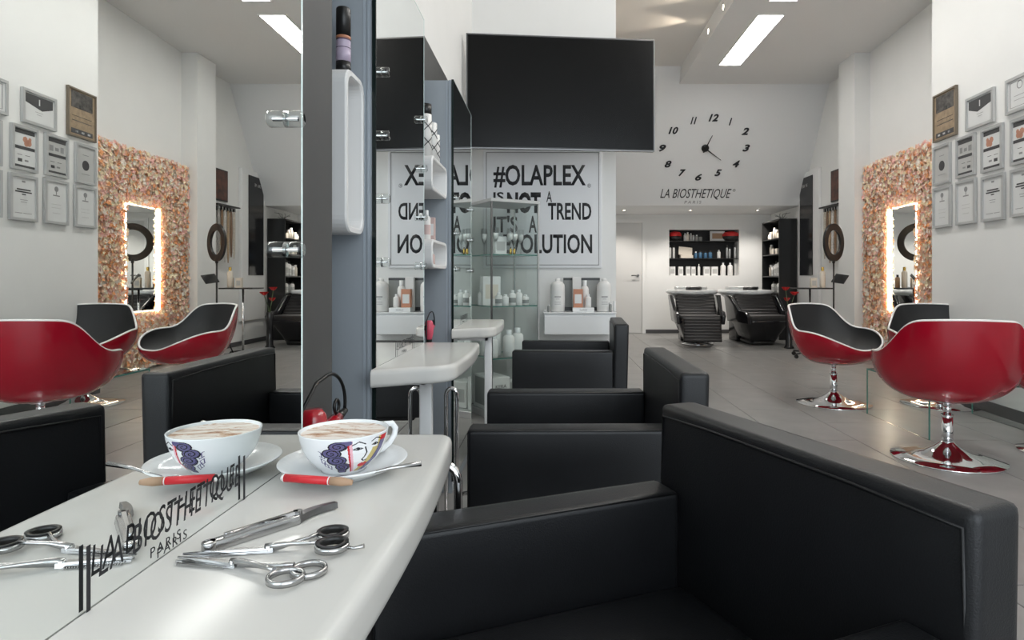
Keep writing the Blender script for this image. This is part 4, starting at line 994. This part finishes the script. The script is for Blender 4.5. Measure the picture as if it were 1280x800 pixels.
# ------------------------------------------------------------------ cup, saucer, sugar stick, spoon
TZ = 0.80
CX, CY = -0.2565, 0.760
sc = thing('saucer', 'white saucer under the cappuccino cup', 'saucer', (CX, CY, TZ))
MB().lathe([(0, 0.0), (0.042, 0.0), (0.044, 0.003), (0.060, 0.008), (0.075, 0.0165), (0.0765, 0.018), (0.0755, 0.019), (0.060, 0.0115), (0.040, 0.007), (0.030, 0.0055), (0, 0.0055)], 48).build('dish', M_ceramic, sc)
CUP = [(0.024, 0.0), (0.027, 0.0), (0.028, 0.003), (0.034, 0.008), (0.043, 0.018), (0.0485, 0.029), (0.0515, 0.040), (0.053, 0.0475)]
cup = thing('coffee_cup', 'white cappuccino cup printed with a colourful painted face', 'cup', (CX, CY, TZ+0.0058))
MB().lathe([(0, 0.002), (0.024, 0.002)]+CUP+[(0.0532, 0.0485), (0.0518, 0.0488), (0.0505, 0.0475), (0.049, 0.041), (0.0, 0.041)], 56).build('cup_body', M_ceramic, cup)
MB().lathe([(0, 0.0452), (0.03, 0.0453), (0.0485, 0.0448), (0.0501, 0.0452)], 48).build('foam', M_foam, cup)
ha = math.radians(50)
def hp(r, z): return (r*math.cos(ha), r*math.sin(ha), z)
m = MB(); m.tube([hp(0.0505, 0.039), hp(0.060, 0.0435), hp(0.070, 0.043), hp(0.0755, 0.036), hp(0.074, 0.027), hp(0.066, 0.018), hp(0.055, 0.0125), hp(0.040, 0.012)], 0.004, 10, rr=[0.0045, 0.0042, 0.004, 0.004, 0.004, 0.004, 0.0042, 0.005]); m.build('handle', M_ceramic, cup)
# printed face: painted on a fine skin over the cup wall
MP = [mat('print_violet', (0.11, 0.10, 0.22), 0.25), mat('print_red', (0.58, 0.02, 0.03), 0.25), mat('print_pink', (0.80, 0.45, 0.52), 0.25), mat('print_yellow', (0.58, 0.46, 0.17), 0.25), mat('print_black', (0.012, 0.012, 0.02), 0.25), mat('print_white', (0.83, 0.84, 0.85), 0.2)]
def cup_r(z):
    for (r0, z0), (r1, z1) in zip(CUP[2:], CUP[3:]):
        if z0 <= z <= z1: return r0+(r1-r0)*(z-z0)/(z1-z0)
    return CUP[-1][0]
def seg_d(p, a, b):
    ax, ay = a; bx, by = b; px, py = p; vx, vy = bx-ax, by-ay
    tt = max(0, min(1, ((px-ax)*vx+(py-ay)*vy)/(vx*vx+vy*vy+1e-9))); return math.hypot(px-ax-vx*tt, py-ay-vy*tt)
def poly_d(p, P): return min(seg_d(p, a, b) for a, b in zip(P, P[1:]))
def paint(u, v):     # u across the face 0..1, v up 0..1; returns material or None
    p = (u*1.25, v)
    # roses of violet hair on the left
    hd = min(math.hypot(p[0]-x, p[1]-y)-r for x, y, r in ((0.30, 0.86, 0.14), (0.20, 0.66, 0.15), (0.27, 0.44, 0.16), (0.36, 0.22, 0.14), (0.34, 0.06, 0.1), (0.42, 0.95, 0.1)))
    face_l = 0.43+0.10*(1-v)**2; 
    face = face_l < p[0] < 0.98-0.25*(1-v)**2
    # fine black drawing
    L = 0.012
    eye1 = [(0.52, 0.74), (0.58, 0.79), (0.66, 0.74), (0.58, 0.71), (0.52, 0.74)]; br1 = [(0.50, 0.87), (0.60, 0.95), (0.70, 0.86)]
    eye2 = [(0.82, 0.80), (0.88, 0.84), (0.94, 0.79), (0.88, 0.77), (0.82, 0.80)]; br2 = [(0.80, 0.90), (0.88, 0.98), (0.97, 0.93)]
    nose = [(0.70, 0.78), (0.74, 0.60), (0.72, 0.48), (0.68, 0.40), (0.72, 0.35), (0.77, 0.37)]
    if face and hd > -0.02:
        for P in (eye1, br1, eye2, br2, nose):
            if poly_d(p, P) < L: return 4
        if math.hypot(p[0]-0.59, p[1]-0.75) < 0.025 or math.hypot(p[0]-0.88, p[1]-0.805) < 0.022: return 4
        lip = ((p[0]-0.74)/0.10)**2+((p[1]-0.22)/0.075)**2
        if lip < 1 and not (p[1] > 0.27 and abs(p[0]-0.74) < 0.015): return 1
        if p[0] < face_l+0.07: return 2 if p[0] > face_l+0.028 else 1
        if p[0] > 0.86-0.25*(1-v)**2 and v < 0.72: return 3
        if p[0] > 0.93 : return 3
        return 5
    if hd < 0 and p[0] < 0.5:
        if hd > -0.022: return 4
        for x, y in ((0.30, 0.86), (0.20, 0.66), (0.27, 0.44), (0.36, 0.22)):
            q = math.hypot(p[0]-x, p[1]-y); a = math.atan2(p[1]-y, p[0]-x)
            if q < 0.13 and abs((q*15+a/PI*0.5) % 1.0-0.5) < 0.15: return 4
        return 0
    if p[0] >= 0.98-0.25*(1-v)**2 and p[0] < 1.16-0.2*(1-v):
        if v > 0.86: return 1
        dd = p[0]-(0.98-0.25*(1-v)**2)
        return 4 if dd < 0.012 else 0
    for x, y in ((0.04, 0.62), (0.02, 0.44), (0.10, 0.26)):   # leaf outlines
        q = abs((p[0]-x)*1.0+(p[1]-y)*0.35)/0.07+abs(p[1]-y)/0.13
        if 0.78 < q < 1.0: return 0
        if q < 0.78 and abs(p[0]-x) < 0.008: return 0
    return None
NU, NV = 150, 84
m = MB(); verts = {}
A0, A1 = math.radians(-106), math.radians(6)      # sector of the cup wall that carries the print (camera side)
def cv(i, j):
    if (i, j) not in verts:
        a = A0+(A1-A0)*i/NU; z = 0.0035+(0.0455-0.0035)*j/NV; r = cup_r(z)+0.00025
        verts[(i, j)] = m.bm.verts.new((r*math.cos(a), r*math.sin(a), z))
    return verts[(i, j)]
for i in range(NU):
    for j in range(NV):
        k = paint((i+0.5)/NU, (j+0.5)/NV)
        if k is None: continue
        m.mi = k; m._f([cv(i, j), cv(i+1, j), cv(i+1, j+1), cv(i, j+1)], True)
m.build('painted_face', MP, cup)
def on_t(px, py, dz=0.0): y = (CAMZ-TZ-dz)*FPX/(py-348); return Vector(((px-690)*y/FPX, y, TZ+dz))
ss = thing('sugar_stick', 'red paper sugar stick lying on the saucer rim', 'sugar stick', (0, 0, 0))
a = on_t(352, 597, 0.018); b = on_t(440, 603, 0.016); d = b-a; ss.location = a
m = MB(); m.tube([d*0.05, d*0.70], 0.0046, 10); m.build('red_wrapper', M_redpaper, ss)
m = MB(); m.tube([d*0.70, d*0.85, d*1.0], 0.0046, 8, rr=[0.0047, 0.0052, 0.003]); m.build('paper_tip', M_brownpaper2, ss)
m = MB(); m.tube([d*0.0, d*0.05], 0.0046, 8, rr=[0.003, 0.0046]); m.build('paper_tip', M_whitetrim, ss)
m = MB(); m.tube([d*0.675, d*0.69], 0.0049, 10); m.build('white_line', M_whitetrim, ss)
sp = thing('teaspoon', 'small steel teaspoon lying on the saucer behind the cup handle', 'spoon', (CX, CY, TZ+0.0135))
m = MB(); hpts = [(0.030, -0.058, 0.0005), (0.048, -0.053, 0.003), (0.070, -0.047, 0.007), (0.104, -0.040, 0.010)]
m.tube(hpts, 0.0022, 8, rr=[0.0016, 0.0017, 0.0022, 0.0032]); m.build('handle', M_steel, sp)
m = MB(); m.grid([[(0.030-0.034*u+0.0*w, -0.058-0.004*u+0.011*w*math.sin(PI*min(1, 0.12+u*0.9)), -0.001-0.004*(1-w*w)*math.sin(PI*u)) for w in (-1, -0.6, -0.2, 0.2, 0.6, 1)] for u in [k/8 for k in range(9)]]); m.build('bowl', M_steel, sp)

# ------------------------------------------------------------------ razor and scissors on the table
def flat_bar(m, a, b, wa, wb, z0, th, n=6, bow=0.0):
    a, b = Vector((a[0], a[1], 0)), Vector((b[0], b[1], 0)); d = b-a; s = Vector((-d.y, d.x, 0)).normalized()
    rings = []
    for k in range(n+1):
        f = k/n; c = a+d*f+s*bow*math.sin(PI*f)+Vector((0, 0, z0)); w = wa+(wb-wa)*f
        rings.append([c-s*w, c+s*w, c+s*w*0.8+Vector((0, 0, th)), c-s*w*0.8+Vector((0, 0, th))])
    m.loft(rings, smooth=False)
rz_ = thing('folding_razor', 'grey folding razor lying between the mirror and the scissors', 'razor', (0, 0, TZ))
a = on_t(262, 689); b = on_t(372, 653); c = on_t(420, 636)
m = MB(); flat_bar(m, a, b, 0.0065, 0.0075, 0.0, 0.009, 8); m.cyl((a.x, a.y, 0), 0.0066, 0.009, 16); m.bevel(0.0015, 2, 0.6); m.build('scale_handle', M_steel, rz_)
m = MB(); flat_bar(m, a+(b-a)*0.15, b, 0.0015, 0.0025, 0.009, 0.003, 4); m.build('blade_spine', M_chrome, rz_)
m = MB(); flat_bar(m, b, c, 0.006, 0.0035, 0.0015, 0.006, 10, 0.004); m.cyl((b.x, b.y, 0.0), 0.0045, 0.012, 12); m.build('tang', M_steeldark, rz_)
def scissors(label, tip, piv, r1, r2, mt, ringm, tail=None, teeth=False, rad=0.0135):
    t = thing('hair_scissors', label, 'scissors', (0, 0, TZ), 0, 'hairdressing scissors')
    d = (tip-piv); s = Vector((-d.y, d.x, 0)).normalized()
    for k, (rc, off) in enumerate(((r1, 1), (r2, -1))):
        z = 0.0008+0.0022*k
        m = MB(); flat_bar(m, piv-d*0.06, tip+s*0.0012*off, 0.0042, 0.0007, z, 0.0018, 6)
        if teeth and k == 0:
            for q in range(22):
                c = piv+d*(0.10+0.038*q)+s*0.0045; e = c+s*0.0022
                m.box(min(c.x, e.x)-0.0004, max(c.x, e.x)+0.0004, min(c.y, e.y), max(c.y, e.y)+0.0004, z, z+0.0018)
        m.build('blade', mt, t)
        u = rc-piv; w = Vector((-u.y, u.x, 0)).normalized()
        e = rc-u.normalized()*rad
        P = [piv+d*0.04, piv-d*0.10+w*0.0008*off, piv+(e-piv)*0.45-w*0.0022*off, piv+(e-piv)*0.8-w*0.001*off, e]
        m = MB(); m.tube([p+Vector((0, 0, z+0.0014+0.0012*i)) for i, p in enumerate(P)], 0.002, 8, rr=[0.0032, 0.0032, 0.0022, 0.0019, 0.0020]); m.build('shank', mt, t)
        ring = []
        for i in range(36):
            q = 2*PI*i/36; dr = Vector((math.cos(q), math.sin(q)*0.92, 0)); c = Vector((rc.x, rc.y, z+0.0005))
            ring.append([c+dr*(rad-0.0014), c+dr*(rad+0.0014), c+dr*(rad+0.0018)+Vector((0, 0, 0.003)), c+dr*(rad+0.0010)+Vector((0, 0, 0.0050)), c+dr*(rad-0.0010)+Vector((0, 0, 0.0050)), c+dr*(rad-0.0018)+Vector((0, 0, 0.003))])
        m = MB(); m.loft(ring+[ring[0]], caps=False); g = m.build('finger_ring', mt, t)
        if ringm:
            m = MB(); m.loft([[r[0]+(r[0]-rc).normalized()*-0.0012, r[0], r[5]+Vector((0, 0, 0.0012)), r[3]+Vector((0, 0, 0.0016)), r[4]+Vector((0, 0, 0.0016))+(r[4]-r[3])*0.9] for r in ring+[ring[0]]], caps=False); m.build('rubber_insert', ringm, g)
    m = MB(); m.lathe([(0.0036, 0.0), (0.0036, 0.0058), (0.0028, 0.0064), (0, 0.0064)], 16, (piv.x, piv.y, 0)); m.build('pivot_screw', M_chrome, t)
    if tail is not None:
        m = MB(); dd = (tail-r2).normalized(); m.tube([r2+dd*rad+Vector((0, 0, 0.005)), r2+dd*rad*1.4+Vector((0, 0, 0.004)), tail+Vector((0, 0, 0.006))], 0.002, 8, rr=[0.0020, 0.0013, 0.0022]); m.build('finger_rest', mt, t)
zero = Vector((0, 0, TZ))
def tv_(px, py): return on_t(px, py)-zero
scissors('slim hair scissors with black rubber finger rings', tv_(228, 699), tv_(336, 690), tv_(416, 673), tv_(415, 691), M_steel, M_black, tail=tv_(455, 691), rad=0.0132)
scissors('thinning scissors with bright steel finger rings', tv_(221, 703), tv_(292, 709), tv_(386, 718), tv_(357, 731), M_steel, None, teeth=True, rad=0.0132)
